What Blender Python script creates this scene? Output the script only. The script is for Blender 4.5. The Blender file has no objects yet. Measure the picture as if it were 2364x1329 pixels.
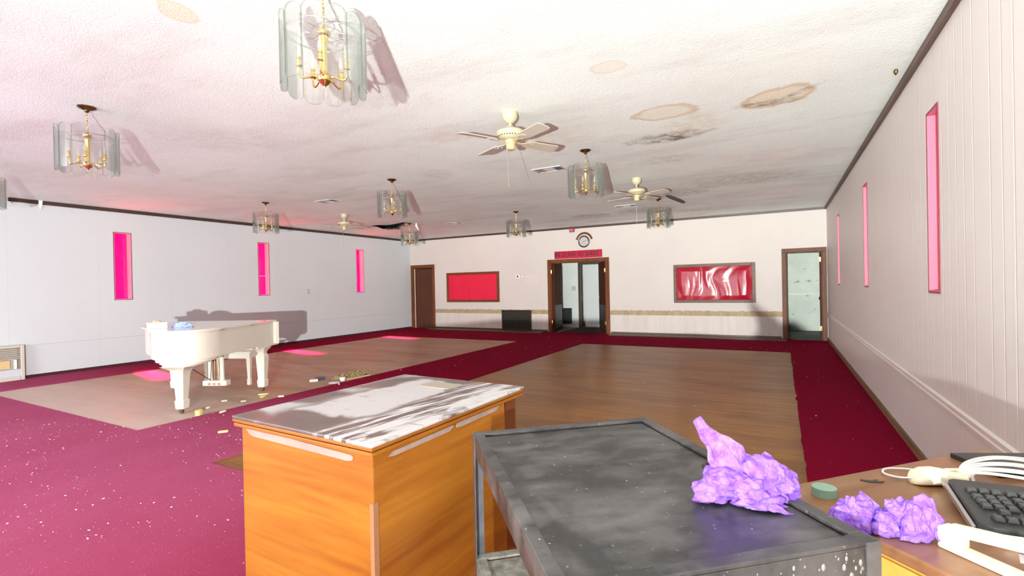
import bpy, bmesh, math, random
from mathutils import Vector, Matrix, noise
random.seed(7)
PI = math.pi
SC = bpy.context.scene
COL = SC.collection
# room frame: X along the back wall, Y into the room, Z up; the camera stands over the origin
XL, XR, YB, YF, ZC = -11.053, 0.912, 12.906, -3.2, 2.997

# ------------------------------------------------------------------ mesh helpers
def newbm(): return bmesh.new()

def box(bm, x0, x1, y0, y1, z0, z1, M=None):
    vs = [Vector((x, y, z)) for z in (z0, z1) for y in (y0, y1) for x in (x0, x1)]
    if M is not None: vs = [M @ v for v in vs]
    v = [bm.verts.new(c) for c in vs]
    for f in ((0,2,3,1),(4,5,7,6),(0,1,5,4),(2,6,7,3),(0,4,6,2),(1,3,7,5)):
        bm.faces.new([v[i] for i in f])

def prism(bm, poly, z0, z1, M=None):
    """poly: ccw list of (x, y)"""
    a = [Vector((x, y, z0)) for x, y in poly]; b = [Vector((x, y, z1)) for x, y in poly]
    if M is not None: a = [M @ v for v in a]; b = [M @ v for v in b]
    a = [bm.verts.new(v) for v in a]; b = [bm.verts.new(v) for v in b]
    bm.faces.new(a[::-1]); bm.faces.new(b)
    n = len(a)
    for i in range(n):
        j = (i + 1) % n
        bm.faces.new([a[i], a[j], b[j], b[i]])

def rings(bm, rs, cap=True):
    """rs: list of rings (lists of Vectors), skinned"""
    R = [[bm.verts.new(v) for v in r] for r in rs]
    n = len(R[0])
    for a, b in zip(R, R[1:]):
        for i in range(n):
            j = (i + 1) % n
            bm.faces.new([a[i], a[j], b[j], b[i]])
    if cap:
        bm.faces.new(R[0][::-1]); bm.faces.new(R[-1])

def lathe(bm, prof, seg=24, M=None, cap=True):
    """prof: list of (r, z) from bottom to top"""
    rs = []
    for r, z in prof:
        r = max(r, 1e-4)
        ring = [Vector((r*math.cos(2*PI*i/seg), r*math.sin(2*PI*i/seg), z)) for i in range(seg)]
        if M is not None: ring = [M @ v for v in ring]
        rs.append(ring)
    rings(bm, rs, cap)

def tube(bm, pts, r, seg=8, closed=False):
    pts = [Vector(p) for p in pts]; n = len(pts)
    rad = r if isinstance(r, (list, tuple)) else [r]*n
    rs = []; up = None
    for i, p in enumerate(pts):
        if closed: t = (pts[(i+1) % n] - pts[i-1])
        else: t = pts[min(i+1, n-1)] - pts[max(i-1, 0)]
        t.normalize()
        if up is None:
            up = Vector((0,0,1)) if abs(t.z) < .9 else Vector((1,0,0))
        s = t.cross(up); s.normalize(); up = s.cross(t); up.normalize()
        rs.append([p + (s*math.cos(2*PI*k/seg) + up*math.sin(2*PI*k/seg))*rad[i] for k in range(seg)])
    if closed:
        R = [[bm.verts.new(v) for v in q] for q in rs]
        for i in range(n):
            a, b = R[i], R[(i+1) % n]
            for k in range(seg):
                j = (k+1) % seg
                bm.faces.new([a[k], a[j], b[j], b[k]])
    else: rings(bm, rs)

def sqrings(bm, prof, cx=0, cy=0, asp=1.0):
    rings(bm, [[Vector((cx+sx*h*asp, cy+sy*h, z)) for sx, sy in ((-1,-1),(1,-1),(1,1),(-1,1))] for h, z in prof])

def smooth_closed(pts, sub=6):
    out = []; n = len(pts)
    for i in range(n):
        p0, p1, p2, p3 = (Vector(pts[(i+k-1) % n]) for k in range(4))
        for s in range(sub):
            t = s/sub
            out.append(0.5*((2*p1) + (p2-p0)*t + (2*p0-5*p1+4*p2-p3)*t*t + (3*p1-p0-3*p2+p3)*t**3))
    return [tuple(v) for v in out]

def spline(pts, sub=8):
    pts = [Vector(p) for p in pts]; out = []
    for i in range(len(pts)-1):
        p0 = pts[max(i-1,0)]; p1 = pts[i]; p2 = pts[i+1]; p3 = pts[min(i+2,len(pts)-1)]
        for s in range(sub):
            t = s/sub
            out.append(0.5*((2*p1) + (p2-p0)*t + (2*p0-5*p1+4*p2-p3)*t*t + (3*p1-p0-3*p2+p3)*t**3))
    out.append(pts[-1]); return out

def inset(poly, d):
    n = len(poly); out = []
    for i in range(n):
        a, b, c = Vector(poly[i-1]), Vector(poly[i]), Vector(poly[(i+1) % n])
        t = (c-a).normalized()
        out.append((b.x - t.y*d, b.y + t.x*d))
    return out

# ------------------------------------------------------------------ object helpers
def obj(name, bm, mat, parent=None, smooth=False, bevel=0, loc=None, ang=40, seg=2):
    bmesh.ops.recalc_face_normals(bm, faces=bm.faces)
    me = bpy.data.meshes.new(name); bm.to_mesh(me); bm.free()
    o = bpy.data.objects.new(name, me); COL.objects.link(o)
    for m in (mat if isinstance(mat, (list, tuple)) else [mat]): me.materials.append(m)
    if parent is not None: o.parent = parent
    if loc is not None: o.location = loc
    if bevel:
        b = o.modifiers.new('bevel', 'BEVEL'); b.width = bevel; b.segments = seg; b.limit_method = 'ANGLE'; b.angle_limit = math.radians(35)
    if smooth:
        for p in me.polygons: p.use_smooth = True
        try: me.set_sharp_from_angle(angle=math.radians(ang))
        except Exception: pass
    return o

def tag(o, label=None, cat=None, group=None, kind=None):
    if label: o['label'] = label
    if cat: o['category'] = cat
    if group: o['group'] = group
    if kind: o['kind'] = kind
    return o

def thing(name, label, cat, loc=(0,0,0), rotz=0, group=None):
    o = bpy.data.objects.new(name, None); COL.objects.link(o)
    o.empty_display_size = .1
    o.location = loc; o.rotation_euler = (0,0,rotz)
    return tag(o, label, cat, group)

def struct(name, bm, m, parent=None, **k):
    o = obj(name, bm, m, parent, **k)
    if parent is None: o['kind'] = 'structure'
    return o

def sroot(name, loc=(0,0,0), rotz=0):
    o = bpy.data.objects.new(name, None); COL.objects.link(o); o.location = loc; o.rotation_euler = (0,0,rotz)
    o.empty_display_size = .1; o['kind'] = 'structure'; return o

def copy_tree(o, parent=None):
    c = o.copy(); COL.objects.link(c)
    if parent is not None: c.parent = parent; c.matrix_parent_inverse = o.matrix_parent_inverse
    for ch in list(KIDS.get(o.name, [])) or [x for x in o.children]: copy_tree(ch, c)
    return c
KIDS = {}

# ------------------------------------------------------------------ material helpers
class NT:
    def __init__(s, name):
        s.m = bpy.data.materials.new(name); s.m.use_nodes = True
        s.t = s.m.node_tree; s.t.nodes.clear()
        s.out = s.n('ShaderNodeOutputMaterial')
    def n(s, typ, **kw):
        nd = s.t.nodes.new(typ)
        for k, v in kw.items(): setattr(nd, k, v)
        return nd
    def l(s, a, b): s.t.links.new(a, b)
    def set(s, sock, v):
        if v is None: return
        if hasattr(v, 'is_output') or isinstance(v, bpy.types.NodeSocket): s.l(v, sock)
        elif isinstance(v, (tuple, list)) and len(v) == 3 and sock.type == 'RGBA': sock.default_value = (*v, 1)
        else: sock.default_value = v
    def math(s, op, a, b=None, c=None, clamp=False):
        nd = s.n('ShaderNodeMath', operation=op); nd.use_clamp = clamp
        for i, v in enumerate((a, b, c)):
            if v is not None: s.set(nd.inputs[i], v)
        return nd.outputs[0]
    def mix(s, f, a, b, blend='MIX'):
        nd = s.n('ShaderNodeMix', data_type='RGBA', blend_type=blend)
        s.set(nd.inputs[0], f); s.set(nd.inputs[6], a); s.set(nd.inputs[7], b)
        return nd.outputs[2]
    def coord(s, kind='Object'):
        return s.n('ShaderNodeTexCoord').outputs[kind]
    def geo(s): return s.n('ShaderNodeNewGeometry').outputs['Position']
    def sep(s, v):
        nd = s.n('ShaderNodeSeparateXYZ'); s.l(v, nd.inputs[0]); return nd.outputs
    def mapping(s, v, loc=(0,0,0), rot=(0,0,0), sc=(1,1,1)):
        nd = s.n('ShaderNodeMapping'); s.l(v, nd.inputs[0])
        nd.inputs[1].default_value = loc; nd.inputs[2].default_value = rot; nd.inputs[3].default_value = sc
        return nd.outputs[0]
    def noise(s, v, scale=5, detail=4, rough=.55, dist=0):
        nd = s.n('ShaderNodeTexNoise'); s.l(v, nd.inputs['Vector'])
        nd.inputs['Scale'].default_value = scale; nd.inputs['Detail'].default_value = detail
        nd.inputs['Roughness'].default_value = rough; nd.inputs['Distortion'].default_value = dist
        return nd.outputs['Fac']
    def voronoi(s, v, scale=5, feat='F1'):
        nd = s.n('ShaderNodeTexVoronoi', feature=feat); s.l(v, nd.inputs['Vector']); nd.inputs['Scale'].default_value = scale
        return nd.outputs[0]
    def ramp(s, f, stops):
        nd = s.n('ShaderNodeValToRGB'); s.set(nd.inputs[0], f); e = nd.color_ramp.elements
        while len(e) < len(stops): e.new(.5)
        for i, (p, c) in enumerate(stops):
            e[i].position = p; e[i].color = (c, c, c, 1) if isinstance(c, (int, float)) else (*c, 1)
        return nd.outputs[0]
    def step(s, f, a, b):
        nd = s.n('ShaderNodeMapRange'); nd.interpolation_type = 'SMOOTHSTEP'
        s.set(nd.inputs[0], f); nd.inputs[1].default_value = a; nd.inputs[2].default_value = b
        return nd.outputs[0]
    def bump(s, h, strength=.3, dist=.01, normal=None):
        nd = s.n('ShaderNodeBump'); s.l(h, nd.inputs['Height'])
        nd.inputs['Strength'].default_value = strength; nd.inputs['Distance'].default_value = dist
        if normal is not None: s.l(normal, nd.inputs['Normal'])
        return nd.outputs[0]
    def principled(s, color, rough=.5, metal=0, normal=None, spec=.5, **kw):
        p = s.n('ShaderNodeBsdfPrincipled')
        s.set(p.inputs['Base Color'], color); s.set(p.inputs['Roughness'], rough); s.set(p.inputs['Metallic'], metal)
        s.set(p.inputs['Specular IOR Level'], spec)
        if normal is not None: s.l(normal, p.inputs['Normal'])
        for k, v in kw.items(): s.set(p.inputs[k.replace('_', ' ')], v)
        return p.outputs[0]
    def done(s, sh): s.l(sh, s.out.inputs[0]); return s.m

def plain(name, color, rough=.5, metal=0, var=.0, vscale=8, bump=0, bscale=60, spec=.5):
    t = NT(name); co = t.coord()
    c = color
    if var:
        f = t.noise(co, vscale, 5)
        c = t.mix(t.ramp(f, [(.3, 0.0), (.7, 1.0)]), tuple(x*(1-var) for x in color), tuple(min(1, x*(1+var)) for x in color))
    nm = t.bump(t.noise(co, bscale, 4), bump, .004) if bump else None
    return t.done(t.principled(c, rough, metal, nm, spec))

def wood(name, a, b, rough=.4, axis=0, scale=1.0, spec=.5, extra=None):
    """streaky grain running along the given axis"""
    t = NT(name); co = t.coord()
    sc = [22*scale]*3
    if axis == 'h': sc[0] = sc[1] = 1.3*scale
    else: sc[axis] = 1.3*scale
    v = t.mapping(co, sc=tuple(sc))
    f = t.noise(v, 1.0, 6, .6, .6)
    g = t.noise(t.mapping(co, sc=tuple(x*4 for x in sc)), 1.0, 3, .5)
    f2 = t.math('ADD', t.math('MULTIPLY', f, .75), t.math('MULTIPLY', g, .25))
    c = t.mix(t.ramp(f2, [(.33, 0.0), (.66, 1.0)]), a, b)
    big = t.noise(co, 1.7*scale, 3)
    c = t.mix(t.math('MULTIPLY', t.ramp(big, [(.35, 0.0), (.7, 1.0)]), .35), c, tuple(x*.6 for x in a))
    return t.done(t.principled(c, rough, 0, t.bump(f2, .08, .003), spec))

# ------------------------------------------------------------------ materials
def ellipse(t, co, cx, cy, rx, ry, rot, warp):
    """distance field (1 at the rim) of a rotated ellipse in the XY plane, with a wobbly rim"""
    v = t.mapping(co, loc=(0,0,0))
    s = t.sep(v)
    dx = t.math('SUBTRACT', s[0], cx); dy = t.math('SUBTRACT', s[1], cy)
    c, n = math.cos(rot), math.sin(rot)
    u = t.math('DIVIDE', t.math('ADD', t.math('MULTIPLY', dx, c), t.math('MULTIPLY', dy, n)), rx)
    w = t.math('DIVIDE', t.math('SUBTRACT', t.math('MULTIPLY', dy, c), t.math('MULTIPLY', dx, n)), ry)
    r = t.math('SQRT', t.math('ADD', t.math('MULTIPLY', u, u), t.math('MULTIPLY', w, w)))
    return t.math('ADD', r, t.math('MULTIPLY', t.math('SUBTRACT', warp, .5), .9))

def mat_ceiling():
    t = NT('popcorn_ceiling'); co = t.geo()
    fine = t.noise(co, 95, 3, .7); mid = t.noise(co, 34, 3, .6)
    base = t.mix(t.ramp(t.noise(co, .9, 5, .6), [(.35, 0.0), (.72, 1.0)]), (.88, .955, .92), (.80, .85, .82))
    sm = t.noise(t.mapping(co, sc=(.5, 1.6, 1)), 1.1, 5, .65)
    base = t.mix(t.math('MULTIPLY', t.ramp(sm, [(.5, 0.0), (.75, 1.0)]), .38), base, (.52, .46, .44))
    warp = t.noise(co, 3.2, 4, .6); warp2 = t.noise(co, 9, 4, .7)
    tan = (.72, .50, .27); dark = (.16, .115, .075)
    # ring stains: pale tan centre, darker rim
    for cx, cy, rx, ry, rot, kc, kr in ((-.95, 4.77, .27, .21, .1, .28, .55), (.0, 4.90, .29, .22, -.45, .5, .6),
                                         (-3.0, 1.55, .09, .12, .5, .5, .2), (-1.1, 3.55, .13, .10, .2, .25, .2)):
        d = ellipse(t, co, cx, cy, rx, ry, rot, warp)
        inside = t.step(d, 1.05, .9)
        rim = t.math('MULTIPLY', t.step(d, .72, .97), t.step(d, 1.12, .98))
        base = t.mix(t.math('MULTIPLY', inside, kc), base, (.80, .62, .38))
        base = t.mix(t.math('MULTIPLY', rim, kr), base, (.62, .43, .22))
    # mould patches, broken up by noise
    spk = t.ramp(warp2, [(.42, 0.0), (.62, 1.0)])
    for cx, cy, rx, ry, rot, k, c in ((-1.05, 5.60, .52, .20, 0, .85, dark), (-1.0, 5.68, .10, .10, 0, .9, (.08,.06,.04)), (-.08, 5.02, .30, .09, .12, .8, dark),
                                      (.18, 4.86, .22, .05, -.7, .7, dark), (-2.3, 5.0, .55, .5, 0, .35, tan), (-.75, 5.3, .35, .4, 0, .4, tan),
                                      (-2.0, 9.2, 1.1, .5, 0, .6, (.36, .25, .14)), (-2.6, 11.0, .8, .5, 0, .6, (.25, .18, .10)), (-3.9, 11.1, .6, .45, 0, .6, (.25,.18,.1)),
                                      (-.5, 8.6, 1.0, .6, 0, .45, (.40, .28, .17)), (-1.4, 11.6, .9, .4, 0, .4, (.4,.3,.2)), (-3.1, 4.3, .3, .22, 0, .3, tan),
                                      (-4.3, 5.6, .3, .3, 0, .25, (.45,.34,.22)), (-1.3, 6.6, .5, .28, 0, .35, (.45,.32,.2)), (-5.3, 3.0, .7, .5, .3, .2, (.5,.45,.42)), (-8.7, 9.5, 1.0, .7, 0, .35, (.45,.3,.28))):
        d = ellipse(t, co, cx, cy, rx, ry, rot, warp)
        m = t.math('MULTIPLY', t.step(d, 1.15, .45), t.math('ADD', t.math('MULTIPLY', spk, .8), .2))
        base = t.mix(t.math('MULTIPLY', m, k), base, c)
    gr_ = t.ramp(t.noise(co, 120, 3, .75), [(.44, 1.0), (.60, 0.0)])
    base = t.mix(t.math('MULTIPLY', gr_, .15), base, (.50, .49, .47))
    h = t.math('ADD', t.math('MULTIPLY', fine, .6), t.math('MULTIPLY', mid, .4))
    return t.done(t.principled(base, .95, 0, t.bump(h, .55, .012), .1))

def mat_wall(name, col, axis, seam=.55, grooves=False, horiz=True, rough=.55, vseam=1.22, var=.04):
    t = NT(name); co = t.geo(); s = t.sep(co)
    c = t.mix(t.ramp(t.noise(co, .8, 4), [(.3, 0.0), (.7, 1.0)]), tuple(x*(1-var) for x in col), col)
    a = s[axis]
    lines = None
    if horiz:
        lines = t.math('MULTIPLY', t.step(t.math('ABSOLUTE', t.math('SUBTRACT', s[2], seam)), .007, .003), .8)
    m = t.math('MODULO', t.math('ADD', a, 40.), vseam)
    v = t.math('MULTIPLY', t.step(t.math('ABSOLUTE', t.math('SUBTRACT', m, .3)), .005, .002), .35)
    lines = v if lines is None else t.math('MAXIMUM', lines, v)
    c = t.mix(t.math('MULTIPLY', lines, .6), c, tuple(x*.55 for x in col))
    nm = None
    if grooves:
        p = t.math('MODULO', t.math('ADD', a, 40.), .8128)
        g = None
        for off in (.02, .17, .41, .56, .70):
            d = t.step(t.math('ABSOLUTE', t.math('SUBTRACT', p, off)), .009, .002)
            g = d if g is None else t.math('MAXIMUM', g, d)
        nm = t.bump(t.math('SUBTRACT', 1, g), .3, .008)
        c = t.mix(t.math('MULTIPLY', g, .25), c, tuple(min(1, x*1.2) for x in col))
    else:
        nm = t.bump(t.noise(co, 3, 3), .05, .02)
    return t.done(t.principled(c, rough, 0, nm, .3))

def mat_back_wall():
    t = NT('back_wall_paint'); co = t.geo(); s = t.sep(co)
    paint = t.mix(t.ramp(t.noise(co, .7, 4), [(.3, 0.0), (.7, 1.0)]), (.54, .485, .445), (.58, .53, .49))
    m = t.math('MODULO', t.math('ADD', s[0], 40.), 1.22)
    v = t.step(t.math('ABSOLUTE', t.math('SUBTRACT', m, .3)), .006, .002)
    paint = t.mix(t.math('MULTIPLY', v, .25), paint, (.55, .48, .43))
    # ragged unpainted band where a rail was taken off
    edge = t.math('ADD', .60, t.math('MULTIPLY', t.noise(t.mapping(co, sc=(1, 0, .2)), 9, 5, .75), .11))
    tan = t.mix(t.ramp(t.noise(t.mapping(co, sc=(3, 1, .6)), 4, 4), [(.3, 0.0), (.7, 1.0)]), (.30, .225, .125), (.41, .32, .19))
    # wainscot with vertical grooves, grimy towards the pale strips
    pan = t.mix(t.ramp(t.noise(t.mapping(co, sc=(2.5, 1, .3)), 3, 3), [(.35, 0.0), (.7, 1.0)]), (.55, .49, .45), (.61, .555, .505))
    p = t.math('MODULO', t.math('ADD', s[0], 40.), .61)
    g = None
    for off in (.02, .10, .17, .305, .41, .46, .56):
        d = t.step(t.math('ABSOLUTE', t.math('SUBTRACT', p, off)), .008, .002)
        g = d if g is None else t.math('MAXIMUM', g, d)
    pan = t.mix(t.math('MULTIPLY', g, .18), pan, (.42, .35, .31))
    above = t.math('GREATER_THAN', s[2], .53)
    painted = t.step(t.math('SUBTRACT', s[2], edge), -.006, .006)
    c = t.mix(above, pan, t.mix(painted, tan, paint))
    return t.done(t.principled(c, .6, 0, None, .3))

def mat_floor():
    t = NT('worn_plank_floor'); co = t.geo(); s = t.sep(co)
    row = t.math('FLOOR', t.math('DIVIDE', s[1], .058))
    wn = t.n('ShaderNodeTexWhiteNoise', noise_dimensions='1D'); t.l(row, wn.inputs['W']); tone = wn.outputs['Value']
    grain = t.noise(t.mapping(co, sc=(.6, 16, 1)), 2.2, 6, .65, .4)
    c = t.mix(t.ramp(grain, [(.36, 0.0), (.64, 1.0)]), (.165, .055, .010), (.38, .175, .040))
    c = t.mix(t.math('MULTIPLY', tone, .5), c, (.31, .15, .038))
    fr = t.math('FRACT', t.math('DIVIDE', s[1], .058))
    c = t.mix(t.math('MULTIPLY', t.step(fr, .06, .0), .6), c, (.08, .035, .015))
    pt = t.ramp(t.noise(t.mapping(co, sc=(.45, 1.5, 1)), 1.5, 5, .65, .4), [(.46, 0.0), (.66, 1.0)])
    c = t.mix(t.math('MULTIPLY', pt, .55), c, (.10, .036, .010))
    # piano side paler: plaster dust, with pink window light painted into the colour
    dn = t.noise(t.mapping(co, sc=(.35, 1.3, 1)), 1.6, 5, .65)
    side = t.step(s[0], -4.2, -6.2)
    dust = t.math('MULTIPLY', t.ramp(dn, [(.3, 0.25), (.7, 1.0)]), t.math('ADD', t.math('MULTIPLY', side, .62), .03))
    c = t.mix(dust, c, (.66, .50, .42))
    near = t.step(s[1], 4.5, 2.4)
    c = t.mix(t.math('MULTIPLY', t.math('MULTIPLY', near, side), .5), c, (.74, .62, .56))
    r = t.math('ADD', .36, t.math('MULTIPLY', dust, .45))
    return t.done(t.principled(c, r, 0, t.bump(grain, .08, .004), .15))

def mat_carpet():
    t = NT('crimson_carpet'); co = t.geo(); s = t.sep(co)
    pile = t.noise(co, 160, 2, .6); mid = t.noise(co, 4, 5, .65)
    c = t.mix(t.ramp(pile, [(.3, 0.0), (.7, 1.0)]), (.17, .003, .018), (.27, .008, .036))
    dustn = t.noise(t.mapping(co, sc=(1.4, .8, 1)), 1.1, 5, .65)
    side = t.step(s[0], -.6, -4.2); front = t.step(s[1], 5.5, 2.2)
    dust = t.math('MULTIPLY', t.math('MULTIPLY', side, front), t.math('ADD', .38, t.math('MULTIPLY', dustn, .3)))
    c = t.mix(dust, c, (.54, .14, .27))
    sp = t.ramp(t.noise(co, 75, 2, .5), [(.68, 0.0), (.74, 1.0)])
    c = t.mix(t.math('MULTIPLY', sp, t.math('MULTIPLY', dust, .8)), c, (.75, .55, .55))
    return t.done(t.principled(c, .95, 0, t.bump(pile, .5, .006), .02))

M_CEIL = mat_ceiling()
M_WL = mat_wall('white_wall_paint', (.555, .57, .575), 1)
M_WR = mat_wall('grooved_panel_paint', (.72, .675, .635), 1, grooves=True, horiz=False, rough=.45)
M_WF = plain('front_wall_paint', (.80, .78, .75), .6)
M_WB = mat_back_wall()
M_HALL = plain('hall_paint', (.60, .62, .58), .7, var=.05, vscale=2)
M_GREEN = None
M_FLOOR = mat_floor()
M_CARPET = mat_carpet()
M_TRIM = wood('dark_stained_trim', (.035, .018, .012), (.075, .038, .026), .4, 0)
M_FRAME = wood('brown_door_casing', (.11, .032, .010), (.20, .062, .020), .5, 2, 1.0, .2)
M_LEAF = wood('dark_door_veneer', (.055, .014, .005), (.095, .027, .010), .6, 2, .7, .15)
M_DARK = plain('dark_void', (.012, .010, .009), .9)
M_BLACK = plain('black_plastic', (.02, .02, .022), .4)
M_BRASS = plain('polished_brass', (.83, .62, .22), .18, 1)
M_BRONZE = plain('aged_bronze', (.22, .15, .06), .3, 1)
M_STEEL = plain('bare_steel', (.6, .6, .62), .35, 1)
M_WHITE = plain('white_plastic', (.80, .79, .77), .4)
M_CREAM = plain('cream_enamel', (.52, .465, .31), .3, var=.03)
M_IVORY = plain('ivory_lacquer', (.74, .705, .60), .16, var=.02, vscale=3)
M_BLADE = plain('cream_fan_blade', (.50, .46, .38), .4)

def mat_glass():
    t = NT('clear_shade_glass')
    lw = t.n('ShaderNodeLayerWeight'); lw.inputs[0].default_value = .35
    tr = t.n('ShaderNodeBsdfTransparent'); tr.inputs[0].default_value = (.965, .972, .965, 1)
    gl = t.n('ShaderNodeBsdfGlossy'); gl.inputs['Roughness'].default_value = .04; gl.inputs[0].default_value = (.95, 1, .97, 1)
    mx = t.n('ShaderNodeMixShader'); t.l(t.math('MULTIPLY', t.math('ADD', lw.outputs['Fresnel'], .03), .6), mx.inputs[0])
    t.l(tr.outputs[0], mx.inputs[1]); t.l(gl.outputs[0], mx.inputs[2])
    return t.done(mx.outputs[0])
M_GLASS = mat_glass()
def mat_gedge():
    t = NT('green_glass_edge'); tr = t.n('ShaderNodeBsdfTransparent'); tr.inputs[0].default_value = (.72, .80, .75, 1)
    mx = t.n('ShaderNodeMixShader'); mx.inputs[0].default_value = .32
    t.l(tr.outputs[0], mx.inputs[1]); t.l(t.principled((.30, .38, .33), .15), mx.inputs[2]); return t.done(mx.outputs[0])
M_GEDGE = mat_gedge()
def mat_bulb():
    t = NT('clear_bulb'); tr = t.n('ShaderNodeBsdfTransparent'); tr.inputs[0].default_value = (.90, .88, .88, 1)
    mx = t.n('ShaderNodeMixShader'); mx.inputs[0].default_value = .28
    t.l(tr.outputs[0], mx.inputs[1]); t.l(t.principled((.75, .72, .68), .08), mx.inputs[2]); return t.done(mx.outputs[0])
M_BULB = mat_bulb()
def mat_pane(name, col):
    t = NT(name)
    tr = t.n('ShaderNodeBsdfTransparent'); tr.inputs[0].default_value = (*col, 1)
    gl = t.n('ShaderNodeBsdfGlossy'); gl.inputs['Roughness'].default_value = .08
    mx = t.n('ShaderNodeMixShader'); mx.inputs[0].default_value = .05
    t.l(tr.outputs[0], mx.inputs[1]); t.l(gl.outputs[0], mx.inputs[2])
    return t.done(mx.outputs[0])
M_PANE = mat_pane('magenta_glass', (1.0, .0, .37))
M_PANE2 = mat_pane('rose_glass', (.5, .13, .50))

# ------------------------------------------------------------------ the setting
def wall_grid(bm, lo, hi, z0, z1, holes, put):
    """boxes covering lo..hi x z0..z1 around rectangular holes (a0, a1, b0, b1)"""
    xs = sorted({lo, hi, *[h[0] for h in holes], *[h[1] for h in holes]})
    for a, b in zip(xs, xs[1:]):
        cuts = sorted([(h[2], h[3]) for h in holes if h[0] < (a+b)/2 < h[1]])
        z = z0
        for c, d in cuts:
            if c > z: put(a, b, z, c)
            z = d
        if z < z1: put(a, b, z, z1)

WIN = [(4.46, 4.745), (7.375, 7.66), (10.49, 10.77)]
WINR = [(4.13, 4.40), (7.09, 7.395), (10.25, 10.55)]
ZW0, ZW1 = 1.27, 2.55
TH = .17
bm = newbm(); box(bm, XL-.4, 3.2, YF-.2, 17.2, -.06, 0); struct('floor', bm, M_FLOOR)

# carpet with two cut-outs (wood shows through), one sheet
bm = newbm()
cuts = [(-9.9, -5.70, 2.46, 10.60), (-4.06, .14, 2.26, 10.70)]
xs = [XL, -9.9, -5.70, -4.06, .14, XR]
def cput(a, b, c, d):
    if b < XR-.01: box(bm, a, b, c, d, 0.0005, .009); return
    rg = random.Random(4); ed_ = [(a, d)]; y = 10.70
    while y > 2.26: ed_.append((a+(.0 if rg.random() < .5 else rg.uniform(-.012, .016)), y)); y -= rg.uniform(.05, .22)
    prism(bm, ed_+[(a, c), (b, c), (b, d)], .0005, .009)
wall_grid(bm, XL, XR, YF, YB, [(c[0], c[1], c[2], c[3]) for c in cuts], cput)
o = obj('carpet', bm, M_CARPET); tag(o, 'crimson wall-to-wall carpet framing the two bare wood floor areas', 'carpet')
bm = newbm()
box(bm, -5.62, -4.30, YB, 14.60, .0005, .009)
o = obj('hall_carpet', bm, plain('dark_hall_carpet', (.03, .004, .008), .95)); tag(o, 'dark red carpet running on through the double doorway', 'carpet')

bm = newbm()
wall_grid(bm, YF, YB, 0, ZC, [(a, b, ZW0, ZW1) for a, b in WIN], lambda a, b, c, d: box(bm, XL-TH, XL, a, b, c, d))
struct('wall_left', bm, M_WL)
bm = newbm()
wall_grid(bm, YF, YB, 0, ZC, [(a, b, ZW0+.015, ZW1-.03) for a, b in WINR], lambda a, b, c, d: box(bm, XR, XR+TH, a, b, c, d))
struct('wall_right', bm, M_WR)
DOORS = [(-10.94, -10.11, 2.04), (-5.82, -4.18, 2.01), (.115, .81, 2.01)]
bm = newbm()
wall_grid(bm, XL-TH, 2.6, 0, ZC, [(a, b, 0, z) for a, b, z in DOORS], lambda a, b, c, d: box(bm, a, b, YB, YB+.14, c, d))
struct('wall_back', bm, M_WB)
bm = newbm(); box(bm, XL-TH, XR+TH, YF-.15, YF, 0, ZC); struct('wall_front', bm, M_WF)

# ceiling sheet with a torn hole over the far left corner
HOLE = [(-9.259, 9.276), (-9.253, 9.516), (-9.469, 9.965), (-9.133, 10.107), (-8.9, 9.95), (-8.678, 9.737), (-8.079, 9.43), (-8.149, 9.271), (-8.55, 9.40), (-8.787, 9.421), (-9.0, 9.30)]
bm = newbm()
outer = [bm.verts.new((x, y, ZC)) for x, y in ((XL-TH, YF-.15), (3.0, YF-.15), (3.0, 17.0), (XL-TH, 17.0))]
inner = [bm.verts.new((x, y, ZC)) for x, y in HOLE]
ed = [bm.edges.new((l[i], l[(i+1) % len(l)])) for l in (outer, inner) for i in range(len(l))]
bmesh.ops.triangle_fill(bm, use_beauty=True, edges=ed)
struct('ceiling', bm, M_CEIL)
bm = newbm(); box(bm, XL-TH, 3.0, YF-.15, 17, ZC+.35, ZC+.5)
for a in ((XL-TH, XL-TH+.02, YF-.15, 17), (2.98, 3.0, YF-.15, 17), (XL-TH, 3, YF-.15, YF-.13), (XL-TH, 3, 16.98, 17)): box(bm, *a, ZC+.001, ZC+.35)
struct('attic_deck', bm, M_DARK)

# rooms behind the back wall
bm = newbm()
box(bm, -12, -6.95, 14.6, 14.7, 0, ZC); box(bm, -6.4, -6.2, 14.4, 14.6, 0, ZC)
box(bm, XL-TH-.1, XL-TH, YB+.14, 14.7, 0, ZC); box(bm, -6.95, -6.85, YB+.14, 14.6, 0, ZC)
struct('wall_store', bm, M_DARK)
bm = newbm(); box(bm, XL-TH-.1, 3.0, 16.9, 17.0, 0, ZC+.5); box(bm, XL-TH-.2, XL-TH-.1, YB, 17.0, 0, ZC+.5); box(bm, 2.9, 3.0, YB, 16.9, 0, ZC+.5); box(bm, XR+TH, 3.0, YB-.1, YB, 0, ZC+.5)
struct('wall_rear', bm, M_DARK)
bm = newbm()
box(bm, -6.3, -6.2, YB+.14, 14.7, 0, ZC)                       # left side of the hall
box(bm, -6.2, -5.62, 14.62, 14.74, 0, ZC); box(bm, -5.62, -4.62, 14.62, 14.74, 2.03, ZC); box(bm, -4.62, -3.2, 14.62, 14.74, 0, ZC)
box(bm, -3.3, -3.2, YB+.14, 14.62, 0, ZC)
box(bm, -6.4, -3.0, 15.6, 15.7, 0, ZC); box(bm, -6.5, -6.4, 14.6, 15.7, 0, ZC); box(bm, -3.1, -3.0, 14.6, 15.7, 0, ZC)
struct('wall_hall', bm, M_HALL)
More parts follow.
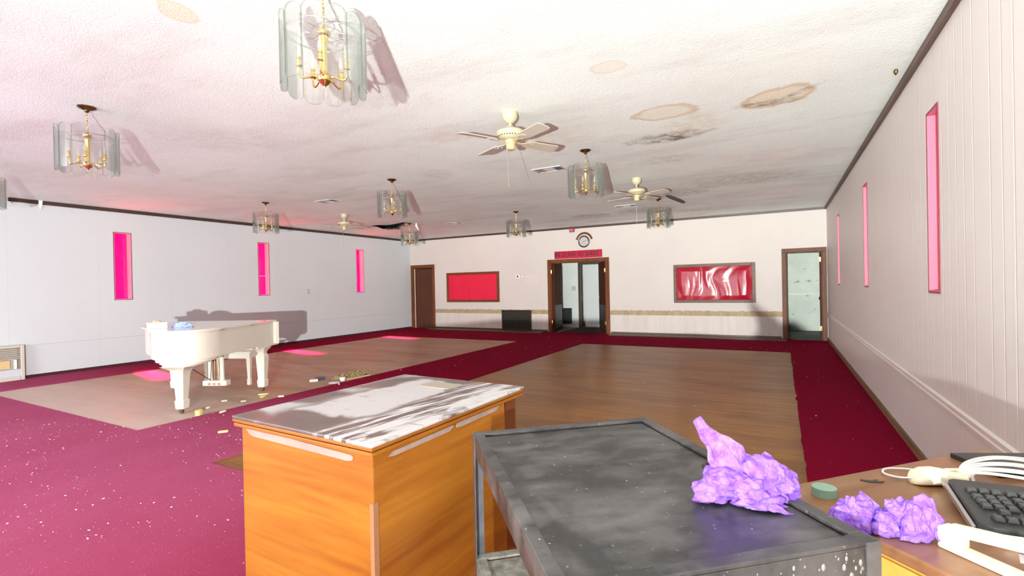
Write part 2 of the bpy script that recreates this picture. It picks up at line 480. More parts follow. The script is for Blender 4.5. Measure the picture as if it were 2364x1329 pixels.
def mat_green():
    t = NT('grey_green_paint'); co = t.geo(); s = t.sep(co)
    n = t.noise(co, 2.2, 4); c = t.mix(t.ramp(n, [(.35, 0.0), (.7, 1.0)]), (.52, .58, .50), (.62, .66, .59))
    scuff = t.ramp(t.noise(t.mapping(co, sc=(1.5, 1, 3)), 2.6, 4, .6), [(.64, 0.0), (.70, 1.0)])
    c = t.mix(t.math('MULTIPLY', scuff, .7), c, (.16, .16, .14))
    return t.done(t.principled(c, .6, 0, None, .3))
bm = newbm()
box(bm, -.5, 2.6, 15.3, 15.4, 0, ZC); box(bm, -.6, -.5, YB+.14, 15.4, 0, ZC); box(bm, 2.5, 2.6, YB+.14, 15.4, 0, ZC)
struct('wall_side_room', bm, mat_green())
bm = newbm(); box(bm, -.5, 2.5, 15.27, 15.3, .97, 1.02); struct('trim_6', bm, plain('pale_grey_rail', (.62, .64, .58), .5))
bm = newbm(); box(bm, -.5, 2.5, YB+.14, 15.3, .0005, .006)
o = obj('floor_covering', bm, plain('dark_vinyl', (.035, .035, .03), .6, var=.3)); tag(o, 'dark floor sheet in the room behind the far right doorway', 'flooring')

# windows: frame lining and coloured pane at the outer face
def window(n, x, y0, y1, z0, z1, sgn, pane):
    r = sroot('window_%d' % n, (x, (y0+y1)/2, z0)); w = (y1-y0)/2; h = z1-z0
    bm = newbm(); t = .012
    xo = sgn*TH
    for a in ((-w, -w+t, 0, h), (w-t, w, 0, h), (-w+t, w-t, 0, t), (-w+t, w-t, h-t, h)):
        x0, x1 = sorted((xo, -sgn*.004)); box(bm, x0, x1, a[0], a[1], a[2], a[3])
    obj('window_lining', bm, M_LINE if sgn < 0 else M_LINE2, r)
    bm = newbm()
    e = .006
    for a in ((-w-e, -w+e, -e, h+e), (w-e, w+e, -e, h+e), (-w+e, w-e, -e, e), (-w+e, w-e, h-e, h+e)):
        x0, x1 = sorted((-sgn*.006, sgn*.004)); box(bm, x0, x1, a[0], a[1], a[2], a[3])
    obj('window_frame', bm, M_WFRAME, r)
    bm = newbm(); x0, x1 = sorted((xo*.88, xo*.93)); box(bm, x0, x1, -w+t, w-t, t, h-t)
    obj('window_pane', bm, pane, r)
    return r
M_LINE = plain('pink_lit_reveal', (.58, .36, .44), .5)  # pink light from the panes is put into the lining colour
M_LINE2 = plain('rose_lit_reveal', (.48, .17, .25), .5)  # right windows: glow of the rose glass painted into the lining
M_WFRAME = plain('dark_red_bead', (.22, .03, .05), .4)
for i, (a, b) in enumerate(WIN):
    r = window(i+1, XL, a, b, ZW0, ZW1, -1, M_PANE)
    if i == 1:
        bm = newbm(); box(bm, -TH*.85, -TH*.80, -.12, .12, .47, .482); obj('glazing_bar', bm, M_WHITE, r)
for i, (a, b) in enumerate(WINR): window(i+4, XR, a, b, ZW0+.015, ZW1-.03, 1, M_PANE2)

# dark trim at the ceiling and bottom boards
def strip(name, m, *boxes, **k):
    bm = newbm()
    for b in boxes: box(bm, *b)
    return struct(name, bm, m, **k)
strip('trim_1', M_TRIM, (XL, XL+.025, 3.45, YB, ZC-.065, ZC-.002))
strip('trim_2', M_TRIM, (XL, XL+.025, 3.03, 3.40, ZC-.062, ZC-.002))
strip('trim_3', M_TRIM, (XL+.025, XR-.03, YB-.025, YB, ZC-.055, ZC-.002))
strip('trim_4', wood('weathered_trim', (.06, .035, .025), (.16, .10, .075), .5, 1), (XR-.035, XR, 1.5, YB, ZC-.058, ZC-.002))
# chair rail moulding on the right wall
bm = newbm()
prof = [(0, .535), (-.012, .54), (-.016, .565), (-.012, .575), (-.014, .60), (0, .61)]
rings(bm, [[Vector((XR+x, y, z)) for x, z in prof] for y in (YF, YB)])
struct('trim_5', bm, plain('panel_rail_paint', (.76, .71, .66), .45))
M_BASE = wood('brown_baseboard', (.07, .03, .018), (.13, .06, .035), .45, 0)
strip('baseboard_left', plain('dark_carpet_cove', (.045, .006, .012), .9), (XL, XL+.012, YF, YB, .009, .055))
strip('baseboard_right', wood('worn_baseboard', (.13, .07, .03), (.26, .15, .07), .6, 1), (XR-.02, XR, YF, YB, .009, .075))
strip('baseboard_back', M_BASE, (-10.03, -5.95, YB-.015, YB, .009, .075), (-4.06, .0, YB-.015, YB, .009, .075))

# ------------------------------------------------------------------ doors
def casing(parent, x0, x1, z, w=.10, name='door_frame', mat=None):
    bm = newbm()
    for a in ((x0-w, x0, 0, z), (x1, x1+w, 0, z), (x0-w, x1+w, z, z+.09)):
        box(bm, a[0], a[1], -.03, 0, a[2], a[3])
    for a in ((x0, x0+.02, 0, z), (x1-.02, x1, 0, z), (x0+.02, x1-.02, z-.02, z)):
        box(bm, a[0], a[1], -.012, .15, a[2], a[3])
    return obj(name, bm, mat or M_FRAME, parent, bevel=.006)
def hinge(parent, x, y, z):
    bm = newbm(); box(bm, x-.018, x+.018, y-.006, y, z-.05, z+.05); lathe(bm, [(.007, z-.055), (.007, z+.055)], 8, Matrix.Translation((x, y-.004, 0)))
    return obj('hinge', bm, M_BRASS, parent)
def knob(parent, x, y, z, m=M_BRONZE):
    bm = newbm(); M = Matrix.Translation((x, y, z)) @ Matrix.Rotation(PI/2, 4, 'X')
    lathe(bm, [(.025, 0), (.025, .006), (.01, .01), (.01, .03), (.026, .04), (.03, .055), (.018, .068)], 16, M)
    return obj('door_handle', bm, m, parent, smooth=True)
d1 = sroot('door_1', (0, YB, 0)); casing(d1, -10.94, -10.11, 2.04, .085)
hg = Matrix.Translation((-10.86, .05, 0)) @ Matrix.Rotation(math.radians(24), 4, 'Z')
bm = newbm(); box(bm, 0, .74, 0, .04, .012, 2.005, hg); obj('door_leaf', bm, M_LEAF, d1, bevel=.003)
k = hg @ Vector((.67, 0, .93)); knob(d1, k.x, k.y, k.z, M_STEEL)
bm = newbm(); box(bm, -10.915, -10.885, .03, .045, .02, 2.0); obj('door_stop', bm, plain('pale_jamb_edge', (.55, .50, .44), .5), d1)
for z in (.25, 1.0, 1.8): hinge(d1, -10.875, .03, z)
hg2 = []
d2 = sroot('door_2', (0, YB, 0)); casing(d2, -5.82, -4.18, 2.01, .10)
for sx, xh, an in ((1, -5.79, 97), (-1, -4.21, 57)):
    Mx = Matrix.Translation((xh, .13, 0)) @ Matrix.Rotation(math.radians(an)*sx, 4, 'Z')
    bm = newbm(); x0, x1 = sorted((0, sx*.78)); box(bm, x0, x1, -.02, .02, .015, 1.985, Mx)
    lf = obj('door_leaf', bm, M_LEAF, d2, bevel=.003)
    bm = newbm(); x0, x1 = sorted((sx*.05, sx*.73)); box(bm, x0, x1, -.022, .022, .12, .78, Mx)
    obj('kick_plate', bm, plain('dark_kick_plate', (.05, .045, .04), .35, .4), lf)
    kp = Mx @ Vector((sx*.71, 0, 1.0)); bm = newbm(); bmesh.ops.create_uvsphere(bm, u_segments=12, v_segments=8, radius=.03, matrix=Matrix.Translation(kp)); obj('door_handle', bm, M_STEEL, lf, smooth=True)
    hinge(d2, xh-sx*.008, -.012, .3); hinge(d2, xh-sx*.008, -.012, 1.75)
d3 = sroot('door_3', (0, YB, 0)); casing(d3, .115, .81, 2.01, .09, mat=wood('light_brown_casing', (.10, .04, .02), (.17, .075, .04), .5, 2, 1.0, .2))
Mx = Matrix.Translation((.79, .16, 0)) @ Matrix.Rotation(math.radians(82), 4, 'Z')
bm = newbm(); box(bm, 0, .66, -.02, .02, .02, 1.985, Mx); obj('door_leaf', bm, M_LEAF, d3, bevel=.003)
bm = newbm(); bmesh.ops.create_uvsphere(bm, u_segments=12, v_segments=8, radius=.03, matrix=Matrix.Translation(Mx @ Vector((.6, .06, .92)))); obj('door_handle', bm, M_BRONZE, d3, smooth=True)
for z in (.28, 1.83): hinge(d3, .775, -.012, z)
# inner hall doorway
d4 = sroot('door_4', (-5.62, 14.62, 0))
bm = newbm(); box(bm, -.02, .05, -.03, .14, 0, 2.08); box(bm, .95, 1.02, -.03, .14, 0, 2.08); box(bm, .05, .95, -.03, .14, 2.0, 2.08)
obj('door_frame', bm, M_TRIM, d4)
bm = newbm(); box(bm, .10, .93, .25, .29, .01, 2.0); obj('door_leaf', bm, plain('pale_grey_door', (.56, .57, .55), .5), d4)
bm = newbm(); box(bm, .12, .15, .235, .25, .9, 1.0); obj('door_handle', bm, M_STEEL, d4)
o = obj('fuse_box', (lambda b: (box(b, -.06, .06, -.03, 0, -.07, .07), b)[1])(newbm()), plain('grey_metal_box', (.42, .43, .40), .5), loc=(-5.80, 14.62, 1.25)); tag(o, 'small grey box mounted on the pale hall wall beyond the double doors', 'switch box')
bm = newbm(); box(bm, -.14, .14, -.06, 0, 0, .50)
o = obj('dark_wall_grille', bm, M_BLACK, loc=(-6.02, 14.62, .12)); tag(o, 'dark low grille on the hall wall behind the open door leaf', 'vent')

# low wooden plinths in front of the back wall
for nm, x0, x1, y0, lab in (('plinth_board', -10.0, -5.95, 12.42, 'low brown floor board along the back wall, left of the double doors'),
                            ('plinth_board', -4.02, .10, 12.50, 'low brown floor board along the back wall, between double doors and right door')):
    bm = newbm(); box(bm, x0, x1, y0, YB-.016, .009, .036)
    o = obj(nm, bm, M_BASE, bevel=.004); tag(o, lab, 'floor board', 'brown floor boards')

# ------------------------------------------------------------------ on the back wall
def on_back(name, label, cat, x, z, group=None): return thing(name, label, cat, (x, YB, z), 0, group)
def fabric_panel(bm, w, h, amp, seed, n=110):
    vs = {}; nx, nz = n, int(n*h/w)+1
    for i in range(nx+1):
        for j in range(nz+1):
            u, v = i/nx, j/nz; x, z = u*w, v*h
            e = min(1, min(u, 1-u)*14, min(v, 1-v)*8)
            sk = .9*(u-.35)
            a = (x*math.cos(sk)-z*math.sin(sk)*.9)*2.1 + .6*noise.noise(Vector((x*1.7, z*1.7, seed)))
            d = abs(noise.noise(Vector((a*1.4, z*.5, seed+2))))*1.3 + .45*abs(noise.noise(Vector((a*3.4, z*.9, seed+5)))) + .3*noise.noise(Vector((x*1.5, z*1.5, seed+9)))
            vs[i, j] = bm.verts.new((x-w/2, -d*amp*e, z))
    for i in range(nx):
        for j in range(nz): bm.faces.new([vs[i, j], vs[i+1, j], vs[i+1, j+1], vs[i, j+1]])
def mat_vinyl(name, col, rough, spec=.5):
    t = NT(name); co = t.coord()
    n = t.noise(t.mapping(co, rot=(0, .5, 0), sc=(1.2, 1, 3)), 2.2, 3, .5, .8)
    return t.done(t.principled(col, rough, 0, t.bump(n, .08, .03), spec, Coat_Weight=.0))
def board(label, x0, x1, z0, z1, amp, seed, mat, fmat):
    r = on_back('covered_window', label, 'window board', (x0+x1)/2, z0)
    w, h = x1-x0, z1-z0; f = .075
    bm = newbm()
    for s in ((-w/2, -w/2+f, 0, h), (w/2-f, w/2, 0, h), (-w/2+f, w/2-f, 0, f), (-w/2+f, w/2-f, h-f, h)):
        box(bm, s[0], s[1], -.045, 0, s[2], s[3])
    obj('frame', bm, fmat, r, bevel=.008)
    bm = newbm(); fabric_panel(bm, w-2*f+.01, h-2*f+.01, amp, seed)
    for v in bm.verts: v.co.z += f-.005; v.co.y -= .022
    o = obj('cover_sheet', bm, mat, r, smooth=True, ang=180)
    return r
board('brown framed opening covered in smooth matte red cloth, near the left door', -9.52, -7.55, .882, 1.827, .020, 3.1, mat_vinyl('red_cloth', (.62, .012, .045), .6, .3), M_FRAME)
board('brown framed opening covered in shiny wrinkled red vinyl, left of right door', -2.39, -.525, .858, 1.82, .042, 7.7, mat_vinyl('red_vinyl', (.34, .006, .022), .24, .4), wood('taupe_frame', (.10, .052, .032), (.19, .11, .07), .45, 0, 1.0, .25))

r = on_back('wall_vent', 'black two-section return air grille low on the back wall', 'vent', -6.975, .012)
bm = newbm()
for a in ((-.50, -.47, 0, .63), (.47, .50, 0, .63), (-.012, .012, 0, .63), (-.47, .47, 0, .03), (-.47, .47, .60, .63)): box(bm, a[0], a[1], -.03, 0, a[2], a[3])
obj('frame', bm, M_BLACK, r)
bm = newbm()
for k in range(24):
    z = .035 + k*.0235
    box(bm, -.47, .47, -.02, -.016, 0, .016, Matrix.Translation((0, 0, z)) @ Matrix.Rotation(math.radians(30), 4, 'X'))
obj('louvres', bm, plain('dark_louvre', (.055, .045, .035), .5), r)
bm = newbm(); box(bm, -.47, .47, -.008, 0, .03, .60); obj('backing', bm, M_DARK, r)

M_LET = plain('black_lettering', (.03, .003, .006), .5)
r = on_back('letter_sign', 'red sign board with dark words above the double doors', 'sign', -4.976, 2.114)
bm = newbm(); box(bm, -.705, .705, -.034, -.004, 0, .212); obj('board', bm, plain('crimson_board', (.42, .014, .04), .5, spec=.2), r)
# serif capitals cut from strips: unit cell 1 high; thick main strokes, thin hairlines, slab serifs
def stroke(x0, z0, x1, z1, w0):
    d = Vector((x1-x0, z1-z0)).normalized(); h = w0/2/max(abs(d.y), .35) if abs(d.y) > .3 else 0
    if abs(d.y) > .3: return [(x0-h, z0), (x0+h, z0), (x1+h, z1), (x1-h, z1)]
    return [(x0, z0-w0/2), (x1, z1-w0/2), (x1, z1+w0/2), (x0, z0+w0/2)]
def serif(x, z, w=.30): return stroke(x-w/2, z, x+w/2, z, .06)
TK_, TN_ = .23, .11
def arc(cx, cz, rx, rz, a0, a1, n=18):
    out = []
    for i in range(n):
        t0 = math.radians(a0+(a1-a0)*i/n); t1 = math.radians(a0+(a1-a0)*(i+1)/n)
        for_w = lambda t: TN_*.6+(TK_-TN_*.6)*abs(math.cos(t))
        p = lambda t, s: (cx+(rx+s*for_w(t)/2)*math.cos(t), cz+(rz+s*for_w(t)/2)*math.sin(t))
        out.append([p(t0, -1), p(t0, 1), p(t1, 1), p(t1, -1)])
    return out
GL = {
 'W': (1.10, [stroke(.12, 1, .34, 0, TK_), stroke(.34, 0, .56, .95, TN_), stroke(.56, .95, .78, 0, TK_), stroke(.78, 0, 1.0, 1, TN_), serif(.12, .97), serif(1.0, .97, .22), serif(.56, .97, .24)]),
 'E': (.72, [stroke(.20, 0, .20, 1, TK_), stroke(.08, .03, .66, .03, .07), stroke(.08, .97, .64, .97, .07), stroke(.2, .52, .5, .52, .06), stroke(.64, 0, .64, .22, .06), stroke(.62, .8, .62, 1, .06), stroke(.5, .42, .5, .62, .05)]),
 'L': (.68, [stroke(.20, 0, .20, 1, TK_), serif(.2, .97), stroke(.08, .03, .62, .03, .07), stroke(.60, 0, .60, .25, .06)]),
 'A': (.90, [stroke(.12, 0, .44, 1, TN_), stroke(.44, 1, .78, 0, TK_), stroke(.25, .34, .62, .34, .06), serif(.12, .03, .24), serif(.78, .03)]),
 'V': (.88, [stroke(.12, 1, .44, 0, TK_), stroke(.44, 0, .78, 1, TN_), serif(.12, .97), serif(.78, .97, .24)]),
 'T': (.80, [stroke(.40, 0, .40, 1, TK_), serif(.4, .03), stroke(.06, .97, .74, .97, .07), stroke(.08, .78, .08, 1, .06), stroke(.72, .78, .72, 1, .06)]),
 'O': (.92, arc(.45, .5, .34, .46, 0, 360, 36)),
 'S': (.66, arc(.32, .74, .20, .22, 20, 270) + arc(.32, .27, .22, .23, 90, -160) + [stroke(.52, .72, .52, .96, .05), stroke(.09, .04, .09, .30, .05)]),
 'R': (.86, [stroke(.20, 0, .20, 1, TK_), serif(.2, .03), stroke(.08, .97, .4, .97, .06), stroke(.2, .5, .42, .5, .06), stroke(.40, .5, .74, 0, TK_), serif(.76, .03, .2)] + arc(.40, .735, .20, .235, 90, -90)),
 ' ': (.42, [])}
text = 'WE LEAVE TO SERVE'
tw = sum(GL[c][0] for c in text); x = 0; HL = .124; kx = 1.33/tw
for ch in text:
    bm = newbm()
    for q, poly in enumerate(GL[ch][1]):
        ar = sum(poly[i][0]*poly[(i+1) % 4][1]-poly[(i+1) % 4][0]*poly[i][1] for i in range(4))
        if ar < 0: poly = poly[::-1]
        prism(bm, [(x*kx-.70+px*kx, pz*HL) for px, pz in poly], 0, .003+.00005*q, Matrix.Translation((0, -.034, .052)) @ Matrix.Rotation(PI/2, 4, 'X'))
    x += GL[ch][0]
    if ch != ' ': lt = obj('letter', bm, M_LET, r); lt['label'] = 'black serif capital letter'
    else: bm.free()

r = on_back('wall_clock', 'round black rimmed wall clock above the red sign', 'clock', -4.785, 2.565)
RX = Matrix.Rotation(PI/2, 4, 'X')
bm = newbm()
tube(bm, [(.15*math.cos(a), -.03, .15*math.sin(a)) for a in [2*PI*i/40 for i in range(40)]], .018, 8, True); obj('rim', bm, M_BLACK, r, smooth=True)
bm = newbm(); lathe(bm, [(.14, .004), (.14, .022)], 40, RX); obj('dial', bm, plain('clock_dial', (.45, .42, .39), .3), r)
for i in range(12):
    bm = newbm(); box(bm, -.004, .004, -.0245, -.022, .105, .128, Matrix.Rotation(i*PI/6, 4, 'Y')); obj('hour_mark', bm, M_BLACK, r)
for nm, a, L in (('hour_hand', -2.0, .06), ('minute_hand', 1.2, .095)):
    bm = newbm(); box(bm, -.004, .004, -.028, -.025, -.01, L, Matrix.Rotation(a, 4, 'Y')); obj(nm, bm, M_BLACK, r)
for sx, sz in ((-.11, .02), (.11, -.035)):
    bm = newbm(); bmesh.ops.create_uvsphere(bm, u_segments=10, v_segments=8, radius=.018, matrix=Matrix.Translation((sx, -.03, sz))); obj('bright_stud', bm, plain('shiny_stud', (.95, .95, .92), .1), r, smooth=True)
bm = newbm()
tube(bm, [(-4.775+.225*math.cos(a), YB-.025, 2.575+.225*math.sin(a)) for a in [math.radians(12+156*i/24) for i in range(25)]], .028, 8)
o = obj('wooden_arch', bm, M_FRAME, smooth=True); tag(o, 'brown curved wooden arch hung over the wall clock', 'wall ornament')

r = on_back('fire_alarm', 'small red two-horned alarm at the top of the back wall', 'alarm', -5.12, 2.845)
mr = plain('alarm_red', (.28, .02, .05), .4)
bm = newbm(); box(bm, -.07, .07, -.10, -.026, 0, .11); obj('body', bm, mr, r, bevel=.01)
bm = newbm(); box(bm, -.045, .045, -.106, -.10, .02, .085); obj('lens', bm, plain('alarm_lens', (.45, .16, .2), .2), r)
for s in (-1, 1):
    bm = newbm(); lathe(bm, [(.014, .10), (.018, .13), (.024, .146)], 10, Matrix.Translation((s*.04, -.07, 0))); obj('horn', bm, mr, r)

r = on_back('light_switch', 'brown and white switch plate, left of two beside paper outline', 'switch', -6.91, 1.60)
bm = newbm(); box(bm, -.06, .06, -.01, 0, 0, .10); obj('plate', bm, M_WHITE, r, bevel=.003)
bm = newbm(); box(bm, -.03, .03, -.016, -.01, .02, .08); obj('toggle', bm, plain('brown_switch', (.12, .06, .035), .4), r)
r = on_back('light_switch', 'pale switch plate, right of two beside paper outline', 'switch', -6.74, 1.60)
bm = newbm(); box(bm, -.055, .055, -.01, 0, 0, .09); obj('plate', bm, plain('tan_plate', (.50, .36, .28), .4), r, bevel=.003)
bm = newbm(); box(bm, -.03, .035, -.016, -.01, .02, .07); obj('toggle', bm, M_WHITE, r)
bm = newbm(); box(bm, -6.64, -6.215, YB-.004, YB-.0005, 1.42, 1.69)
o = obj('paper_sheet', bm, plain('faded_paper', (.57, .51, .485), .7)); tag(o, 'blank pale paper sheet taped on the wall beside the two switches', 'paper')

r = thing('light_switch', 'small beige switch plate alone on the left wall', 'switch', (XL, 8.79, 1.33), 0)
bm = newbm(); box(bm, 0, .008, -.035, .035, -.06, .06); obj('plate', bm, plain('beige_plate', (.42, .36, .31), .4), r, bevel=.002)
bm = newbm(); box(bm, .008, .018, -.008, .008, -.016, .016); obj('toggle', bm, M_WHITE, r)

# wall heater, far left
r = thing('wall_heater', 'beige louvred wall heater at the foot of the left wall', 'heater', (XL, 2.76, .009))
mh = plain('heater_beige', (.52, .47, .40), .45)
bm = newbm()
for a in ((-.38, -.33, 0, .57), (.33, .38, 0, .57), (-.33, .33, 0, .07), (-.33, .33, .53, .57)): box(bm, 0, .16, a[0], a[1], a[2], a[3])
box(bm, 0, .03, -.33, .33, .07, .53)
obj('cabinet', bm, mh, r, bevel=.01)
bm = newbm()
for k in range(6): box(bm, .10, .15, -.33, .33, .355+k*.03, .367+k*.03)
obj('louvres', bm, plain('heater_louvre', (.40, .34, .28), .4), r)
bm = newbm(); box(bm, .03, .09, -.30, .22, .20, .33); obj('burner_panel', bm, plain('heater_tan', (.62, .42, .20), .5), r)
bm = newbm(); box(bm, .13, .165, .25, .28, .19, .34); obj('end_plate', bm, M_WHITE, r)
bm = newbm(); box(bm, .10, .14, -.33, .33, .07, .18); obj('base_panel', bm, plain('heater_grey', (.52, .53, .56), .4), r)

# ------------------------------------------------------------------ chandeliers
def panel_bm(ang, R=.205, w=.108, z0=-.56, z1=-.195, th=.006):
    bm = newbm(); N = 10; pts = []
    arc = .034
    for i in range(N+1):
        u = -1+2*i/N; pts.append((u*w/2, z0 + arc*(1-math.sqrt(max(0, 1-u*u*.97)))))
    for i in range(N+1):
        u = 1-2*i/N; pts.append((u*w/2, z1 - arc*(1-math.sqrt(max(0, 1-u*u*.97)))))
    M = Matrix.Rotation(ang, 4, 'Z') @ Matrix.Translation((0, -R, 0))
    curve = lambda x: .010*(1-(2*x/w)**2)
    a = [bm.verts.new(M @ Vector((x, -curve(x)-th/2, z))) for x, z in pts]
    b = [bm.verts.new(M @ Vector((x, -curve(x)+th/2, z))) for x, z in pts]
    n = len(pts)
    for k in range(N):
        bm.faces.new([a[k], a[k+1], a[n-2-k], a[n-1-k]]); bm.faces.new([b[k+1], b[k], b[n-1-k], b[n-2-k]])
    for i in range(n):
        j = (i+1) % n; bm.faces.new([a[i], a[j], b[j], b[i]]).material_index = 1
    return bm
def make_chandelier(label, loc, rot):
    r = thing('chandelier', label, 'chandelier', loc, rot, 'brass and glass chandeliers')
    bm = newbm(); lathe(bm, [(.008, -.05), (.014, -.045), (.02, -.03), (.055, -.016), (.066, -.006), (.066, 0)], 28); obj('canopy', bm, M_BRONZE, r, smooth=True)
    bm = newbm(); z = -.05; k = 0
    while z > -.215:
        c = z-.013; A = k % 2*PI/2
        tube(bm, [(.0065*math.cos(t)*math.cos(A), .0065*math.cos(t)*math.sin(A), c+.014*math.sin(t)) for t in [2*PI*i/12 for i in range(12)]], .0018, 5, True)
        z -= .022; k += 1
    tube(bm, [(.004*math.sin(i*1.3), .004*math.cos(i*1.3), -.045-.018*i) for i in range(11)], .0016, 5)
    obj('chain', bm, M_BRASS, r, smooth=True)
    bm = newbm()
    lathe(bm, [(.003, -.548), (.006, -.535), (.012, -.527), (.030, -.512), (.038, -.50), (.040, -.485), (.030, -.478), (.017, -.465), (.015, -.36), (.017, -.30), (.024, -.285), (.022, -.268), (.034, -.255), (.036, -.243), (.020, -.236), (.012, -.228), (.004, -.215)], 24)
    obj('column', bm, M_BRASS, r, smooth=True)
    bm = newbm()
    tube(bm, [(.19*math.cos(t), .19*math.sin(t), -.262) for t in [2*PI*i/40 for i in range(40)]], .0022, 6, True)
    for q in range(6):
        A = q*PI/3
        tube(bm, [(math.cos(A)*.105+.08*math.cos(t), math.sin(A)*.105+.08*math.sin(t), -.262) for t in [2*PI*i/24 for i in range(24)]], .0018, 5, True)
    obj('wire_ring', bm, M_STEEL, r, smooth=True)
    for q in range(5):
        A = q*2*PI/5+.3; c, s = math.cos(A), math.sin(A)
        P = [(.03, -.49), (.055, -.486), (.085, -.50), (.108, -.505), (.122, -.492), (.125, -.465), (.125, -.45)]
        bm = newbm(); tube(bm, spline([(c*x, s*x, z) for x, z in P], 5), .0055, 8)
        a = obj('arm', bm, M_BRASS, r, smooth=True)
        bm = newbm(); lathe(bm, [(.008, -.455), (.017, -.450), (.018, -.444), (.011, -.441), (.011, -.415), (.013, -.413), (.013, -.40)], 14, Matrix.Translation((c*.125, s*.125, 0)))
        obj('candle_socket', bm, M_BRASS, a, smooth=True)
        bm = newbm(); lathe(bm, [(.007, -.40), (.012, -.388), (.014, -.372), (.009, -.345), (.002, -.325)], 12, Matrix.Translation((c*.125, s*.125, 0)))
        obj('bulb', bm, M_BULB, a, smooth=True)
    for q in range(12):
        obj('glass_panel', panel_bm(q*PI/6), [M_GLASS, M_GEDGE], r, smooth=True, ang=30)
    return r
CH = [((-2.10, 1.80), 'large close glass chandelier at the top of the photo'),
      ((-5.20, 1.93), 'glass chandelier left of the large one, nearest the left edge'),
      ((-8.26, 2.03), 'glass chandelier cut off by the left edge of the photo'),
      ((-8.229, 5.66), 'glass chandelier against the left wall above the middle red window'),
      ((-5.035, 5.502), 'glass chandelier hanging between the left wall vent and the near fan'),
      ((-2.035, 5.588), 'glass chandelier just right of the near fan'),
      ((-5.041, 9.392), 'distant glass chandelier left of the wall clock'),
      ((-8.134, 9.494), 'distant glass chandelier in the far left corner'),
      ((-2.05, 9.62), 'distant glass chandelier in front of the rear right fan')]
proto = make_chandelier(CH[0][1], (*CH[0][0], ZC), .1)
bpy.context.view_layer.update()
for i, ((x, y), lab) in enumerate(CH[1:]):
    c = copy_tree(proto); c.location = (x, y, ZC); c.rotation_euler.z = .1+.37*(i+1); c['label'] = lab

# ------------------------------------------------------------------ ceiling fans
def make_fan(label, loc, rot):
    r = thing('ceiling_fan', label, 'ceiling fan', loc, rot, 'cream ceiling fans')
    bm = newbm(); lathe(bm, [(.018, -.105), (.03, -.10), (.058, -.075), (.07, -.05), (.072, -.012), (.066, 0)], 28); obj('canopy', bm, M_CREAM, r, smooth=True)
    bm = newbm(); lathe(bm, [(.013, -.16), (.013, -.10)], 14); obj('downrod', bm, M_CREAM, r, smooth=True)
    bm = newbm(); lathe(bm, [(.05, -.262), (.085, -.255), (.118, -.232), (.130, -.205), (.130, -.185), (.105, -.163), (.05, -.155), (.014, -.153)], 36); mh_ = obj('motor_housing', bm, M_CREAM, r, smooth=True)
    bm = newbm()
    for k in range(30):
        A = 2*PI*k/30
        bmesh.ops.create_icosphere(bm, subdivisions=1, radius=.0065, matrix=Matrix.Translation((.119*math.cos(A), .119*math.sin(A), -.231)))
    obj('vent_holes', bm, plain('dark_vent_slot', (.06, .045, .03), .6), mh_)
    bm = newbm(); lathe(bm, [(.03, -.352), (.041, -.346), (.042, -.30), (.05, -.295), (.052, -.27), (.055, -.262)], 24); obj('switch_housing', bm, plain('pale_yellow_housing', (.52, .455, .24), .35), r, smooth=True)
    for q in range(4):
        A = Matrix.Rotation(q*PI/2, 4, 'Z') @ Matrix.Translation((0, 0, -.272)) @ Matrix.Rotation(math.radians(-12), 4, 'X')
        bm = newbm(); poly = []
        outl = [(.165, -.048), (.20, -.058), (.50, -.067), (.525, -.058), (.532, -.035), (.532, .035), (.525, .058), (.50, .067), (.20, .058), (.165, .048)]
        prism(bm, outl, -.004, .004, A)
        bl = obj('blade', bm, M_BLADE, r, bevel=.002)
        bm = newbm()
        prism(bm, [(.05, -.016), (.12, -.012), (.17, -.04), (.235, -.03), (.25, 0), (.235, .03), (.17, .04), (.12, .012), (.05, .016)], -.010, -.0045, A)
        obj('blade_iron', bm, M_CREAM, bl, bevel=.001)
        for px, py in ((.19, -.022), (.19, .022), (.228, 0)):
            bm = newbm(); bmesh.ops.create_icosphere(bm, subdivisions=1, radius=.006, matrix=A @ Matrix.Translation((px, py, -.011))); obj('screw', bm, M_STEEL, bl)
    bm = newbm(); tube(bm, [(.02, -.036, -.33), (.022, -.045, -.345), (.022, -.045, -.69)], .0022, 6)
    pc = obj('pull_chain', bm, M_STEEL, r)
    bm = newbm(); lathe(bm, [(.002, -.715), (.005, -.71), (.004, -.695), (.002, -.688)], 8, Matrix.Translation((.022, -.045, 0))); obj('pull_knob', bm, M_BRASS, pc)
    return r
FAN = [((-2.178, 3.98), math.radians(-28), 'large near cream ceiling fan with pull chain, mid ceiling'),
       ((-1.92, 7.52), math.radians(-20), 'farther cream ceiling fan right of centre, near the mouldy ceiling'),
       ((-8.22, 7.48), math.radians(-12), 'farther cream ceiling fan at left, beside the torn ceiling hole')]
f0 = make_fan(FAN[0][2], (*FAN[0][0], ZC), FAN[0][1])
bpy.context.view_layer.update()
for (x, y), a, lab in FAN[1:]:
    c = copy_tree(f0); c.location = (x, y, ZC); c.rotation_euler.z = a; c['label'] = lab

